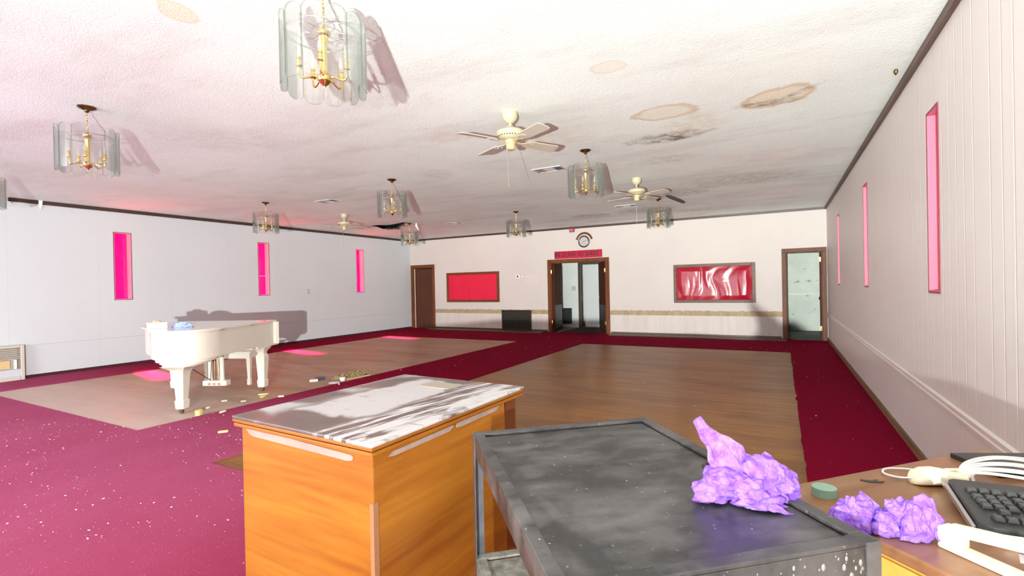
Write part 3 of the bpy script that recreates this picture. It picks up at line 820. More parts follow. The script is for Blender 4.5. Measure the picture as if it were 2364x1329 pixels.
# ------------------------------------------------------------------ ceiling vents
def vent(x, y, lab):
    r = thing('ceiling_vent', lab, 'vent', (x, y, ZC), 0, 'ceiling air vents')
    bm = newbm(); w, d = .22, .13
    for a in ((-w, w, -d, -d+.025), (-w, w, d-.025, d), (-w, -w+.025, -d+.025, d-.025), (w-.025, w, -d+.025, d-.025)): box(bm, *a, -.012, -.001)
    obj('frame', bm, plain('vent_metal', (.50, .48, .46), .4), r)
    bm = newbm(); box(bm, -w+.025, -.07, -d+.025, d-.025, -.006, -.001); obj('grey_louvre', bm, plain('vent_grey', (.30, .27, .26), .4), r)
    bm = newbm(); box(bm, -.07, .085, -d+.025, d-.025, -.008, -.001); obj('white_louvre', bm, M_WHITE, r)
    bm = newbm(); box(bm, .085, w-.025, -d+.025, d-.025, -.006, -.001)
    for k in range(5): box(bm, .085, w-.025, -d+.035+k*.04, -d+.04+k*.04, -.012, -.006)
    obj('dark_louvre', bm, plain('vent_dark', (.05, .06, .08), .35), r)
    return r
vent(-2.80, 6.23, 'ceiling vent just right of the near fan, white and dark sections')
vent(-7.21, 6.20, 'ceiling vent at left, between two glass chandeliers')
vent(-7.23, 10.15, 'ceiling vent near the far left corner, over red covered opening')
vent(-2.79, 10.08, 'ceiling vent far right, beneath the farther right fan')

# torn scraps at the hole and a few other hanging bits
r = thing('torn_ceiling_scrap', 'ragged dark scraps hanging at the torn ceiling hole by the left fan', 'ceiling scrap', (-8.8, 9.7, ZC))
M_SCR = plain('torn_board', (.30, .21, .18), .9, var=.3); M_SCR2 = plain('torn_dark_board', (.05, .04, .03), .9)
for k, (x, y, w, d, h, a, m) in enumerate(((-.35, .25, .30, .012, .07, .25, M_SCR2), (.0, .12, .26, .012, .10, -.55, M_SCR2), (.35, -.16, .34, .012, .06, -.48, M_SCR2), (-.05, .3, .03, .01, .16, .2, M_SCR), (.62, -.28, .10, .012, .10, -.3, M_SCR), (.52, -.24, .05, .01, .09, .6, M_SCR2))):
    bm = newbm(); n = 8; M = Matrix.Translation((x, y, 0)) @ Matrix.Rotation(a, 4, 'Z')
    pts = [(-w/2, 0)] + [(-w/2+w*i/n, -h*(.4+.6*random.random())) for i in range(n+1)] + [(w/2, 0)]
    prism(bm, pts, -d/2, d/2, M @ Matrix.Rotation(PI/2, 4, 'X'))
    obj('scrap', bm, m, r)
bm = newbm(); A = [(-1.83, 9.30, ZC), (-1.80, 9.33, ZC-.02), (-1.62, 9.62, ZC-.09), (-1.58, 9.74, ZC-.10)]
tube(bm, spline(A, 6), [.012+.02*math.sin(PI*i/18) for i in range(19)], 6)
o = obj('peeling_strip', bm, M_SCR2); tag(o, 'dark strip peeling off the ceiling beside the distant right chandelier', 'ceiling scrap')
bm = newbm(); tube(bm, [(-8.0, 9.60, ZC), (-7.99, 9.58, ZC-.06), (-7.97, 9.64, ZC-.17)], [.02, .03, .012], 7)
o = obj('peeling_strip', bm, M_WHITE); tag(o, 'white torn strip hanging above the far corner chandelier', 'ceiling scrap')
bm = newbm(); prism(bm, [(0, 0), (.05, 0), (.04, -.10), (.015, -.16), (0, -.06)], -.006, .006, Matrix.Translation((XL+.03, 3.40, ZC)) @ Matrix.Rotation(PI/2, 4, 'Z') @ Matrix.Rotation(PI/2, 4, 'X'))
o = obj('hanging_scrap', bm, M_WHITE); tag(o, 'white scrap hanging at the break in the left ceiling trim', 'scrap')
bm = newbm(); lathe(bm, [(.002, -.045), (.012, -.03), (.016, -.012), (.009, 0)], 10); o = obj('ceiling_hook', bm, M_BRONZE, loc=(.803, 4.754, ZC)); tag(o, 'tiny brown hook on the ceiling near the right wall trim', 'hook')
bm = newbm(); lathe(bm, [(.003, -.30), (.003, -.0)], 6); o = obj('hanging_cord', bm, M_STEEL, loc=(-8.02, 9.62, ZC-.34)); 
bpy.data.objects.remove(o)

# ------------------------------------------------------------------ grand piano
PA = math.atan2(-.4375, -.8992)
P0 = Vector((-6.8875, 3.974, 0))
r = thing('grand_piano', 'white baby grand piano with closed lid by the left wall', 'piano', P0, PA)
out = [(-.69, -.20), (-.66, -.22), (0, -.22), (.67, -.22), (.70, -.20), (.70, .0), (.70, .25), (.67, .46), (.54, .66), (.37, .83), (.20, .99), (.06, 1.16), (-.07, 1.29), (-.22, 1.38), (-.40, 1.41), (-.57, 1.37), (-.68, 1.25), (-.725, 1.08), (-.72, .85), (-.71, .4)]
oc = smooth_closed(out, 5)
bm = newbm(); prism(bm, inset(oc, -.012), .943, .965); obj('lid', bm, M_IVORY, r, smooth=True, bevel=.006)
case = inset(oc, .022)
bm = newbm(); prism(bm, case, .63, .942); obj('rim', bm, M_IVORY, r, smooth=True, ang=30)
bm = newbm(); box(bm, -.665, .665, -.36, .30, .60, .64); obj('key_bed', bm, M_IVORY, r, bevel=.005)
for s in (-1, 1):
    prof = [(-.21, .94), (-.225, .93), (-.235, .86), (-.26, .825), (-.34, .815), (-.365, .80), (-.37, .74), (-.35, .715), (-.34, .66), (-.30, .62), (-.10, .60), (.2, .60), (.2, .94)]
    bm = newbm(); rings(bm, [[Vector((x, y, z)) for y, z in prof] for x in ((s*.62), (s*.682))])
    obj('key_arm', bm, M_IVORY, r, bevel=.006)
bm = newbm(); box(bm, -.62, .62, -.355, -.335, .64, .70); obj('key_slip', bm, M_IVORY, r, bevel=.004)
bm = newbm(); box(bm, -.62, .62, -.215, -.19, .64, .93); obj('fallboard', bm, M_IVORY, r)
bm = newbm()
for k in range(52): box(bm, -.61+k*.02346, -.61+k*.02346+.0222, -.333, -.217, .69, .712)
obj('white_keys', bm, M_WHITE, r)
bm = newbm()
for k in range(51):
    if k % 7 not in (1, 4): box(bm, -.592+k*.02346, -.592+k*.02346+.011, -.29, -.217, .712, .724)
obj('black_keys', bm, M_BLACK, r)
def ell(cx, cy, a, b, n=32, p=2.6):
    o_ = []
    for i in range(n):
        t = 2*PI*i/n; c, s_ = math.cos(t), math.sin(t)
        o_.append((cx+a*math.copysign(abs(c)**(2/p), c), cy+b*math.copysign(abs(s_)**(2/p), s_)))
    return o_
bm = newbm()
prism(bm, ell(-.37, 1.10, .31, .25), .597, .631); prism(bm, ell(-.37, 1.12, .26, .21), .572, .598); prism(bm, ell(-.36, 1.16, .20, .17), .548, .573)
obj('leg_plates', bm, M_IVORY, r, smooth=True, bevel=.004)
LEGP = [(.043, .052), (.052, .056), (.058, .14), (.062, .148), (.048, .158), (.067, .44), (.075, .48), (.092, .505), (.128, .53), (.165, .55)]
for (lx, ly, top, k) in ((-.355, 1.185, .55, 1), (-.625, .0, .60, .60), (.625, .0, .60, .60)):
    bm = newbm(); sqrings(bm, [(h*(k if i > 5 else 1)*.92, z if i < 5 else z*(top/.55)) for i, (h, z) in enumerate(LEGP)], lx, ly)
    lg = obj('leg', bm, M_IVORY, r, bevel=.005)
    bm = newbm(); lathe(bm, [(.012, .022), (.012, .056)], 10, Matrix.Translation((lx, ly, 0))); 
    lathe(bm, [(.022, -.012), (.026, -.006), (.026, .006), (.022, .012)], 16, Matrix.Translation((lx, ly+.012, .026)) @ Matrix.Rotation(PI/2, 4, 'X'))
    obj('caster', bm, M_BRONZE, lg)
bm = newbm(); box(bm, -.13, .13, .02, .10, .565, .60); obj('lyre_head', bm, M_IVORY, r, bevel=.008)
bm = newbm(); box(bm, -.17, .17, .0, .11, .09, .165)
obj('lyre_box', bm, M_IVORY, r, bevel=.012)
for x in (-.085, .085):
    bm = newbm(); lathe(bm, [(.034, .165), (.036, .17), (.028, .2), (.028, .5), (.036, .55), (.036, .57)], 16, Matrix.Translation((x, .06, 0))); obj('lyre_post', bm, M_IVORY, r, smooth=True)
for x in (-.07, 0, .07):
    bm = newbm(); tube(bm, [(x*.4, .085, .60), (x, .095, .13)], .004, 6); obj('pedal_rod', bm, M_BRONZE, r)
    bm = newbm(); box(bm, x-.016, x+.016, -.10, .0, .10, .112); box(bm, x-.02, x+.02, .11, .113, .105, .135); obj('pedal', bm, M_BRASS, r, bevel=.003)
bm = newbm(); tube(bm, [(.10, .75, .60), (.06, .1, .17)], .006, 6); obj('lyre_brace', bm, M_BRONZE, r)
bm = newbm(); box(bm, -.07, .0, .12, .22, .58, .60); obj('trap_block', bm, plain('trap_wood', (.35, .22, .06), .5), r)
for x, y in ((-.705, .35), (-.715, .98)):
    bm = newbm(); box(bm, x-.012, x+.004, y-.03, y+.03, .936, .946); obj('lid_hinge', bm, M_BRONZE, r)

r = thing('piano_bench', 'white wooden piano bench tucked behind the piano pedals', 'bench', P0 + Matrix.Rotation(PA, 3, 'Z') @ Vector((.146, -.56, 0)), PA)
bm = newbm(); box(bm, -.37, .37, -.18, .18, .47, .495); obj('seat', bm, M_IVORY, r, bevel=.008)
bm = newbm(); box(bm, -.34, .34, -.155, .155, .39, .47); obj('apron', bm, M_IVORY, r, bevel=.004)
for sx in (-1, 1):
    for sy in (-1, 1):
        bm = newbm(); sqrings(bm, [(.022, 0), (.026, .02), (.024, .09), (.019, .10), (.03, .40), (.03, .42)], sx*.325, sy*.14); obj('leg', bm, M_IVORY, r, bevel=.003)

# things lying on the piano lid
def on_piano(x, y, z=.9655): v = P0 + Matrix.Rotation(PA, 3, 'Z') @ Vector((x, y, 0)); v.z = z; return v
bm = newbm(); box(bm, -.10, .10, -.06, .06, 0, .075)
o = obj('white_carton', bm, M_WHITE, bevel=.006, loc=on_piano(.05, 1.03)); o.rotation_euler.z = PA+.7
tag(o, 'small white carton on the left end of the piano lid', 'box')
def crumple(bm, rx, ry, rz, seed, amp=.35, freq=2.2, sub=5, flat=True):
    bmesh.ops.create_icosphere(bm, subdivisions=sub, radius=1)
    for v in bm.verts:
        p = v.co.copy(); q = p*freq+Vector((seed, seed*.37, -seed))
        d = 1 + amp*(noise.ridged_multi_fractal(q, .9, 2.1, 4, 1.0, 2.0)*.5-.55) + .35*amp*noise.noise(q*.6)
        d += .10*amp*(noise.ridged_multi_fractal(q*3.2, .8, 2.1, 3, 1.0, 2.0)-1)
        v.co = Vector((p.x*rx*d, p.y*ry*d, max(p.z*rz*d, -.25*rz) + .25*rz if flat else p.z*rz*d))
M_BLUEP = plain('blue_wrap', (.42, .52, .78), .25, var=.25, vscale=20)
bm = newbm(); crumple(bm, .14, .085, .05, 4.2, .5, 2.4, 4)
o = obj('plastic_bag', bm, M_BLUEP, smooth=True, ang=25, loc=on_piano(-.13, .86)); o.rotation_euler.z = PA-.25
tag(o, 'crumpled blue-white plastic wrap on the piano lid beside the carton', 'plastic bag')
bm = newbm(); crumple(bm, .05, .035, .018, 9.2, .5, 2.4, 3)
o = obj('crumpled_paper', bm, plain('tan_paper', (.62, .48, .36), .7), loc=on_piano(.05, 1.03, .9655+.0755)); o.rotation_euler.z = PA
tag(o, 'small wad of tan paper on top of the white carton', 'paper')

# ------------------------------------------------------------------ litter on the left floor
CHP = [((-4.805, 2.797), .12, .05, 'yellow foam chip on the carpet strip, nearest the podium'), ((-5.78, 3.10), .11, .09, 'thick yellow foam chunk standing just past the front piano leg'),
       ((-5.60, 3.26), .10, .035, 'cream chip right of the thick yellow foam chunk'), ((-6.00, 3.32), .08, .03, 'small cream chip between front piano leg and pedals'),
       ((-6.18, 3.62), .09, .04, 'cream foam chip in front of the piano pedals'), ((-5.93, 3.72), .07, .03, 'small cream chip midway between foam chip and rear piano leg'),
       ((-6.05, 4.07), .13, .05, 'long yellow foam slab nearest the rear piano leg'), ((-5.93, 3.98), .11, .03, 'thin yellow sliver below the long foam slab'),
       ((-5.68, 4.06), .08, .035, 'pale chip right of the long yellow foam slab'), ((-5.62, 4.95), .05, .03, 'white crumb on the carpet edge behind the podium top')]
for k, ((x, y), w, d, lab) in enumerate(CHP):
    bm = newbm(); rnd = random.Random(k+3); n = 7
    z = .0095 if x > -5.7 else .001
    h = .07 if k == 1 else .018
    pts = [(w/2*math.cos(2*PI*i/n)*(.7+.5*rnd.random()), d/2*math.sin(2*PI*i/n)*(.7+.5*rnd.random())) for i in range(n)]
    prism(bm, pts, 0, h*(.7+.5*rnd.random()))
    o = obj('foam_chip', bm, plain('foam_%d' % k, ((.82, .62, .25), (.86, .78, .58))[k in (2, 3, 4, 5, 8)] if k != 9 else (.85, .82, .78), .8), bevel=.004, loc=(x, y, z)); o.rotation_euler.z = rnd.random()*2+.6
    tag(o, lab, 'foam chip', 'foam chips on the floor')
# dirt heap
bm = newbm(); N = 46; vs = {}
for i in range(N+1):
    for j in range(N+1):
        u, v = i/N*2-1, j/N*2-1; rr = math.hypot(u, v) + .25*noise.noise(Vector((u*2.5, v*2.5, 3)))
        h = max(0, 1-rr*1.05)
        vs[i, j] = bm.verts.new((u*.40, v*.165, h**.6*.055*(1+.9*noise.noise(Vector((u*9, v*7, 1)))) + h*.03*noise.noise(Vector((u*22, v*16, 5))) - (.012 if h <= 0 else 0)))
for i in range(N):
    for j in range(N):
        q = [vs[i, j], vs[i+1, j], vs[i+1, j+1], vs[i, j+1]]
        if any(p.co.z > 0 for p in q): bm.faces.new(q)
bmesh.ops.delete(bm, geom=[v for v in bm.verts if not v.link_faces], context='VERTS')
td = NT('rubble_dirt'); co_ = td.coord(); f_ = td.noise(co_, 28, 5, .7)
M_DIRT = td.done(td.principled(td.mix(td.ramp(f_, [(.35, 0.0), (.65, 1.0)]), (.12, .085, .035), (.50, .38, .20)), .95, 0, td.bump(f_, .7, .02), .1))
o = obj('dirt_heap', bm, M_DIRT, loc=(-6.04, 5.60, .001)); o.rotation_euler.z = math.radians(84)
tag(o, 'heap of brown dirt and rubble on the left wood floor', 'dirt heap', kind='stuff')
def litter(name, lab, cat, bm, m, loc, rz=0, **k):
    o = obj(name, bm, m, loc=loc, **k); o.rotation_euler.z = rz; return tag(o, lab, cat)
bm = newbm(); lathe(bm, [(.03, 0), (.04, .012), (.045, .05), (.04, .055)], 18); litter('white_cup', 'round white cup lid lying at the front of the dirt heap', 'cup', bm, M_WHITE, (-5.82, 5.20, .001), smooth=True)
bm = newbm(); box(bm, -.07, .07, -.035, .035, 0, .04); litter('small_carton', 'small blue-black box at the left end of the dirt heap', 'box', bm, plain('blue_black', (.04, .06, .10), .4), (-6.22, 5.12, .001), 1.1, bevel=.005)
bm = newbm(); box(bm, -.06, .06, -.04, .04, 0, .035); litter('plaster_lump', 'pale plaster block left of the small blue-black box', 'plaster', bm, plain('pale_plaster', (.74, .64, .55), .8), (-6.19, 4.98, .001), .9, bevel=.008)
bm = newbm(); box(bm, -.22, .22, -.012, .012, 0, .012); litter('wood_lath', 'thin tan lath along the right side of the dirt heap', 'stick', bm, plain('lath_tan', (.68, .48, .26), .7), (-5.80, 5.50, .001), 1.48)
bm = newbm(); lathe(bm, [(.01, 0), (.075, .004), (.078, .01), (.06, .014)], 18); litter('white_plate', 'flat white disc on the floor in front of the dirt heap', 'plate', bm, M_WHITE, (-5.80, 5.02, .001), smooth=True)
# plaster flakes strewn over the left carpet: nobody could count them
def flakes(name, lab, n, area, seed, smin, smax, m, mask=None):
    rnd = random.Random(seed); bm = newbm(); k = 0
    while k < n:
        x = area[0]+(area[1]-area[0])*rnd.random(); y = area[2]+(area[3]-area[2])*rnd.random()
        if mask and not mask(x, y): continue
        if noise.noise(Vector((x*1.3, y*1.3, seed))) < -.15+.35*rnd.random()-.2: continue
        s = smin+(smax-smin)*rnd.random()**3.5; a = rnd.random()*PI; nn = rnd.choice((4, 5, 6)); asp = .35+.6*rnd.random()
        M = Matrix.Translation((x, y, .0100)) @ Matrix.Rotation(a, 4, 'Z') @ Matrix.Rotation((rnd.random()-.5)*.3, 4, 'X')
        prism(bm, [(s*math.cos(2*PI*i/nn)*(.7+.4*rnd.random()), s*asp*math.sin(2*PI*i/nn)*(.7+.4*rnd.random())) for i in range(nn)], 0, .25*s+.001, M); k += 1
    o = obj(name, bm, m); return tag(o, lab, 'plaster flakes', kind='stuff')
M_FLK = plain('plaster_flake', (.86, .78, .76), .6)
inwood = lambda x, y: not any(c[0] < x < c[1] and c[2] < y < c[3] for c in cuts)
flakes('plaster_flakes', 'white plaster flakes strewn over the left front carpet', 850, (-7.5, -1.66, .7, 3.2), 5, .0015, .009, M_FLK, inwood)
flakes('carpet_lint', 'scattered pale specks on the right and centre carpet', 140, (-5.7, .85, 2.4, 12), 11, .004, .014, plain('pale_lint', (.62, .52, .50), .8), inwood)
flakes('floor_crumbs', 'small pale crumbs on the bare right wood floor', 60, (-4.0, .1, 3, 10), 12, .003, .011, plain('pale_crumb', (.80, .72, .60), .8))

# ------------------------------------------------------------------ podium
r = thing('podium', 'orange-brown wooden podium with dusty top in the foreground', 'podium', (-1.195*1.0763, 1.30*1.0763, .009), math.radians(-2.0)); r.scale = (1.0763, 1.0763, 1.0763)
DP = -.0981
PX0, PX1, PY0, PY1 = -.318, .305, -.395, .385
def mat_podium_top():
    t = NT('dusty_podium_top'); co = t.coord(); s = t.sep(co)
    n1 = t.noise(co, 7, 5, .65); n2 = t.noise(t.mapping(co, loc=(3, 1, 0)), 3.0, 4, .6, .4)
    c = t.mix(t.ramp(n1, [(.3, 0.0), (.75, 1.0)]), (.085, .05, .042), (.16, .108, .095))
    wob = t.math('MULTIPLY', t.math('SUBTRACT', n2, .5), .22)
    X = t.math('ADD', s[0], wob); Y = t.math('ADD', s[1], wob)
    band = lambda v, a, b, e=.03: t.math('MULTIPLY', t.step(v, a-e, a+e), t.step(v, b+e, b-e))
    # untouched sheet of white dust in the middle, wiped clean towards the near edge
    centre = t.math('MULTIPLY', band(X, -.20, .07, .02), band(Y, -.24, .30, .02))
    left = t.math('MULTIPLY', t.step(X, -.16, -.26), t.ramp(n2, [(.40, 0.0), (.52, 1.0)]))
    # hand-wiped streaks sweeping from the near edge to the far right corner
    bend = t.math('ADD', s[0], t.math('MULTIPLY', t.math('POWER', t.math('ABSOLUTE', t.math('ADD', s[1], .40)), 2), -.22))
    vv = t.n('ShaderNodeCombineXYZ'); t.l(bend, vv.inputs[0]); t.l(t.math('MULTIPLY', s[1], .10), vv.inputs[1])
    st = t.ramp(t.noise(vv.outputs[0], 30, 3, .6), [(.47, 0.0), (.55, 1.0)])
    right = t.math('MULTIPLY', t.step(X, .06, .12), st)
    edge = t.math('MULTIPLY', t.step(X, .19, .25), t.ramp(t.noise(t.mapping(co, sc=(2, .8, 1)), 6, 4, .6, .5), [(.46, 0.0), (.54, 1.0)]))
    m = t.math('MAXIMUM', t.math('MAXIMUM', t.math('MULTIPLY', centre, .86), t.math('MULTIPLY', left, .8)), t.math('MAXIMUM', right, t.math('MULTIPLY', edge, .95)))
    scr = t.ramp(t.noise(t.mapping(co, rot=(0, 0, .5), sc=(3, 22, 1)), 2.2, 3, .6), [(.63, 0.0), (.66, 1.0)])
    m = t.math('MULTIPLY', m, t.math('SUBTRACT', 1.0, t.math('MULTIPLY', scr, .55)))
    c = t.mix(t.math('ADD', t.math('MULTIPLY', m, .86), .06), c, (.60, .575, .585))
    return t.done(t.principled(c, t.math('ADD', .28, t.math('MULTIPLY', m, .4)), 0, None, .4))
M_PTOP = mat_podium_top()
M_OAK = wood('honey_oak', (.27, .078, .008), (.52, .205, .022), .34, 'h', .6)
M_OAKD = wood('dark_honey_oak', (.17, .045, .010), (.23, .07, .016), .4, 2, .6)
bm = newbm(); box(bm, PX0, PX1, PY0, PY1, .981+DP, .991+DP); obj('top_board', bm, M_PTOP, r, bevel=.003)
bm = newbm(); box(bm, PX0+.001, PX1-.001, PY0+.001, PY1-.001, .972+DP, .981+DP); box(bm, PX0+.009, PX1-.009, PY0+.009, PY1-.009, .968+DP, .972+DP); box(bm, PX0+.004, PX1-.004, PY0+.004, PY1-.004, .957+DP, .968+DP)
obj('top_moulding', bm, M_OAK, r, bevel=.003)
bm = newbm(); box(bm, PX0+.02, PX1-.02, PY0+.02, PY1-.115, 0, .958+DP); obj('body', bm, M_OAK, r, bevel=.004)
bm = newbm(); box(bm, PX0+.02, PX1-.03, PY1-.115, PY1-.02, 0, .958+DP); obj('rear_panel', bm, M_OAKD, r, bevel=.003)
M_INL = plain('pale_inlay', (.40, .30, .255), .5, var=.15, vscale=14)
def inlay(poly, M): 
    bm = newbm(); prism(bm, poly, 0, .003, M); return obj('inlay_strip', bm, M_INL, r, bevel=.001)
MF = Matrix.Translation((0, PY0+.0205, DP)) @ Matrix.Rotation(PI/2, 4, 'X')
inlay([(-.275, .953), (-.255, .936), (-.235, .931), (.19, .926), (.212, .930), (.216, .940), (.208, .945), (-.2, .955)], MF)
MR = Matrix.Translation((PX1-.0205, 0, DP)) @ Matrix.Rotation(PI/2, 4, 'Z') @ Matrix.Rotation(PI/2, 4, 'X')
inlay([(-.32, .935), (-.30, .931), (-.06, .932), (-.035, .945), (-.05, .948), (-.30, .945)], MR)
inlay([(-.025, .936), (.0, .932), (.21, .934), (.235, .950), (.0, .950), (-.02, .948)], MR)
bm = newbm(); prism(bm, [(PX1-.032, PY0+.0185), (PX1-.0185, PY0+.0185), (PX1-.0185, PY0+.036)], .02, .83+DP); obj('worn_corner', bm, plain('bare_edge_wood', (.36, .17, .08), .5), r)
bm = newbm(); box(bm, -.08, .07, .21, .30, .991+DP, .9935+DP); obj('name_plate', bm, plain('tarnished_plate', (.40, .34, .27), .4), r)

# ------------------------------------------------------------------ black utility cart
CZ, KC = .92, 1.379      # everything on the cart is laid out in units of KC
c0 = Vector((-.638, .955)); c1 = Vector((-.308, 1.25)); c2 = Vector((.124, .801))
ux = (c1-c0).normalized(); uy = Vector((ux.y, -ux.x))
W_ = (c1-c0).length; D_ = (c2-c1).dot(uy)
r = thing('utility_cart', 'dusty black metal utility cart in the foreground', 'cart', (c0.x*KC, c0.y*KC, .009), math.atan2(ux.y, ux.x)); r.scale = (KC, KC, KC)
# local: x along c0->c1 (0..W_), y runs away from the podium side: 0..-D_
def mat_cart(name, dusty):
    t = NT(name); co = t.coord()
    n = t.noise(co, 6, 6, .65, .4); n2 = t.noise(t.mapping(co, rot=(0,0,.6), sc=(2, 7, 1)), 3, 4, .6); sp = t.noise(co, 95, 2, .5)
    base = (.028, .028, .030)
    m = t.math('MULTIPLY', t.ramp(t.math('ADD', t.math('MULTIPLY', n, .65), t.math('MULTIPLY', n2, .35)), [(.44, .04), (.68, 1.0)]), dusty)
    c = t.mix(m, base, (.40, .38, .36))
    c = t.mix(t.math('MULTIPLY', t.ramp(sp, [(.70, 0.0), (.76, 1.0)]), dusty), c, (.6, .58, .55))
    return t.done(t.principled(c, t.math('ADD', .32, t.math('MULTIPLY', m, .35)), 0, t.bump(n2, .05, .003), .5))
M_CT = mat_cart('dusty_black_steel', .36); M_CS = plain('grimy_grey_steel', (.26, .26, .23), .7, var=.45, vscale=45); M_CP = plain('worn_steel_post', (.15, .16, .18), .35, .3, var=.3, vscale=20)
H = (CZ-.009)/KC
def tray(name, z, h, m):
    bm = newbm(); e = .022
    box(bm, e, W_-e, -D_+e, -e, z-.012, z-.007)
    for a in ((0, W_, -e, 0), (0, W_, -D_, -D_+e), (0, e, -D_+e, -e), (W_-e, W_, -D_+e, -e)): box(bm, *a, z-.006, z)
    for a in ((0, W_, -.003, 0), (0, W_, -D_, -D_+.003), (0, .003, -D_+.003, -.003), (W_-.003, W_, -D_+.003, -.003)): box(bm, *a, z-h, z-.006)
    return obj(name, bm, m, r, bevel=.0015)
tp = tray('top_tray', H, .048, M_CT); sh_ = tray('lower_shelf', .372, .045, M_CS)
for x, y, sx, sy in ((0, 0, 1, -1), (W_, 0, -1, -1), (0, -D_, 1, 1), (W_, -D_, -1, 1)):
    bm = newbm()
    x0, x1 = sorted((x-sx*.002, x+sx*.021)); y0, y1 = sorted((y-sy*.002, y)); box(bm, x0, x1, y0, y1, .07, H-.001)
    x0, x1 = sorted((x-sx*.002, x)); y0, y1 = sorted((y, y+sy*.021)); box(bm, x0, x1, y0, y1, .07, H-.001)
    ps = obj('post', bm, M_CP, r)
    bm = newbm(); lathe(bm, [(.01, .045), (.01, .075)], 10, Matrix.Translation((x+sx*.02, y+sy*.02, 0)))
    lathe(bm, [(.03, -.012), (.034, -.006), (.034, .006), (.03, .012)], 20, Matrix.Translation((x+sx*.02, y+sy*.02+.008, .034)) @ Matrix.Rotation(PI/2, 4, 'X'))
    obj('caster', bm, M_BLACK, ps)
def cl(px, py): d = Vector((px, py))-c0; return d.dot(ux), -d.dot(uy)
gx, gy = cl(-.120, .981)
bm = newbm(); tube(bm, [(gx+.0125*math.cos(a), gy+.0125*math.sin(a), H-.004) for a in [2*PI*i/24 for i in range(24)]], .0035, 8, True)
gr = obj('cable_grommet', bm, plain('grommet_rubber', (.05, .045, .03), .5), r, smooth=True)
bm = newbm(); lathe(bm, [(.011, H-.0068), (.011, H-.0062)], 20, Matrix.Translation((gx, gy, 0))); obj('grommet_hole', bm, M_DARK, gr)
# white drips on the near lip
rnd = random.Random(21); bm = newbm()
for k in range(40):
    u = (W_-.012) - rnd.random()**1.3*.26
    s = .0009+.0022*rnd.random()**2; z = H-.010-.034*rnd.random()
    bmesh.ops.create_icosphere(bm, subdivisions=2, radius=1, matrix=Matrix.Translation((u, -D_, z)) @ Matrix.Diagonal((s, s*.45, s*1.6, 1)))
for k in range(60):
    u = W_*rnd.random(); v = -D_*rnd.random(); s = .0006+.0014*rnd.random()**3
    bmesh.ops.create_icosphere(bm, subdivisions=1, radius=1, matrix=Matrix.Translation((u, v, H-.0065 if .022 < u < W_-.022 and -D_+.022 < v < -.022 else H)) @ Matrix.Diagonal((s, s, s*.5, 1)))
o = obj('droplets', bm, plain('glossy_drip', (.30, .32, .33), .10), r, smooth=True); o['kind'] = 'stuff'

# ------------------------------------------------------------------ desk with keyboard
DZ, KD = .87, 1.106
dc = Vector((.473, 1.781)); dx = Vector((.682, .731)).normalized(); dy = Vector((dx.y, -dx.x))
LD, WD = .735, .46
r = thing('side_desk', 'brown wooden desk under the keyboard in the right corner', 'desk', (dc.x*KD, dc.y*KD, .009), math.atan2(dx.y, dx.x)); r.scale = (KD, KD, KD)
hD = (DZ-.009)/KD
M_DESK = wood('walnut_laminate', (.20, .085, .035), (.36, .185, .09), .3, 0, .5)
M_PINE = wood('yellow_pine', (.66, .36, .06), (.80, .50, .12), .4, 0, .4)
bm = newbm(); box(bm, -LD, 0, -WD, 0, hD-.022, hD); obj('desk_top', bm, M_DESK, r, bevel=.004)
bm = newbm(); box(bm, -LD+.012, -LD+.03, -WD+.012, -.012, 0, hD-.022); obj('side_panel', bm, M_PINE, r)
bm = newbm(); box(bm, -.03, -.012, -WD+.012, -.012, 0, hD-.022); obj('side_panel', bm, M_PINE, r)
bm = newbm(); box(bm, -LD+.03, -.03, -.03, -.012, .2, hD-.022); obj('back_panel', bm, M_PINE, r)
bm = newbm(); box(bm, -LD+.006, -LD+.012, -WD+.02, -.02, hD-.16, hD-.03); obj('drawer_front', bm, M_PINE, r)

# keyboard
r = thing('computer_keyboard', 'black computer keyboard with silver edge on the right desk', 'keyboard', (.328*KD, 1.19*KD, DZ), math.radians(4)); r.scale = (KD, KD, KD)
bm = newbm(); poly = [(-.02, .0), (.0, -.012), (.44, -.012), (.45, .0), (.45, .185), (.44, .192), (.005, .192), (-.005, .185)]
TK = Matrix.Rotation(math.radians(4), 4, 'X')
prism(bm, poly, 0, .016, Matrix.Translation((0, 0, .006)) @ TK); obj('case', bm, plain('charcoal_case', (.028, .03, .032), .35), r, bevel=.003)
bm = newbm(); prism(bm, [(-.030, -.012), (-.021, -.002), (-.006, .186), (-.014, .19)], 0, .012, Matrix.Translation((0, 0, .004)) @ TK); obj('side_trim', bm, M_STEEL, r, bevel=.002)
bm = newbm(); prism(bm, [(.0, -.05), (.46, -.05), (.46, -.014), (.0, -.014)], 0, .012, Matrix.Translation((0, 0, .001))); obj('palm_edge', bm, plain('silver_plastic', (.80, .82, .84), .3), r, bevel=.004)
M_KEY = plain('worn_black_key', (.055, .058, .058), .3)
def key(x, y, w=.0165, d=.0165):
    bm = newbm(); M = Matrix.Translation((0, 0, .006)) @ TK
    cx, cy = x+w/2, y+d/2
    rings(bm, [[M @ Vector((cx+sx*w/2*k, cy+sy*d/2*k, z)) for sx, sy in ((-1,-1),(1,-1),(1,1),(-1,1))] for k, z in ((1, .0155), (.98, .019), (.78, .024))])
    return obj('key', bm, M_KEY, r, bevel=.001, seg=1)
rows = [[(.012, .0165), (.031, .0165), (.050, .0355), (.0885, .0165), (.1075, .0165)]]
P_ = .019
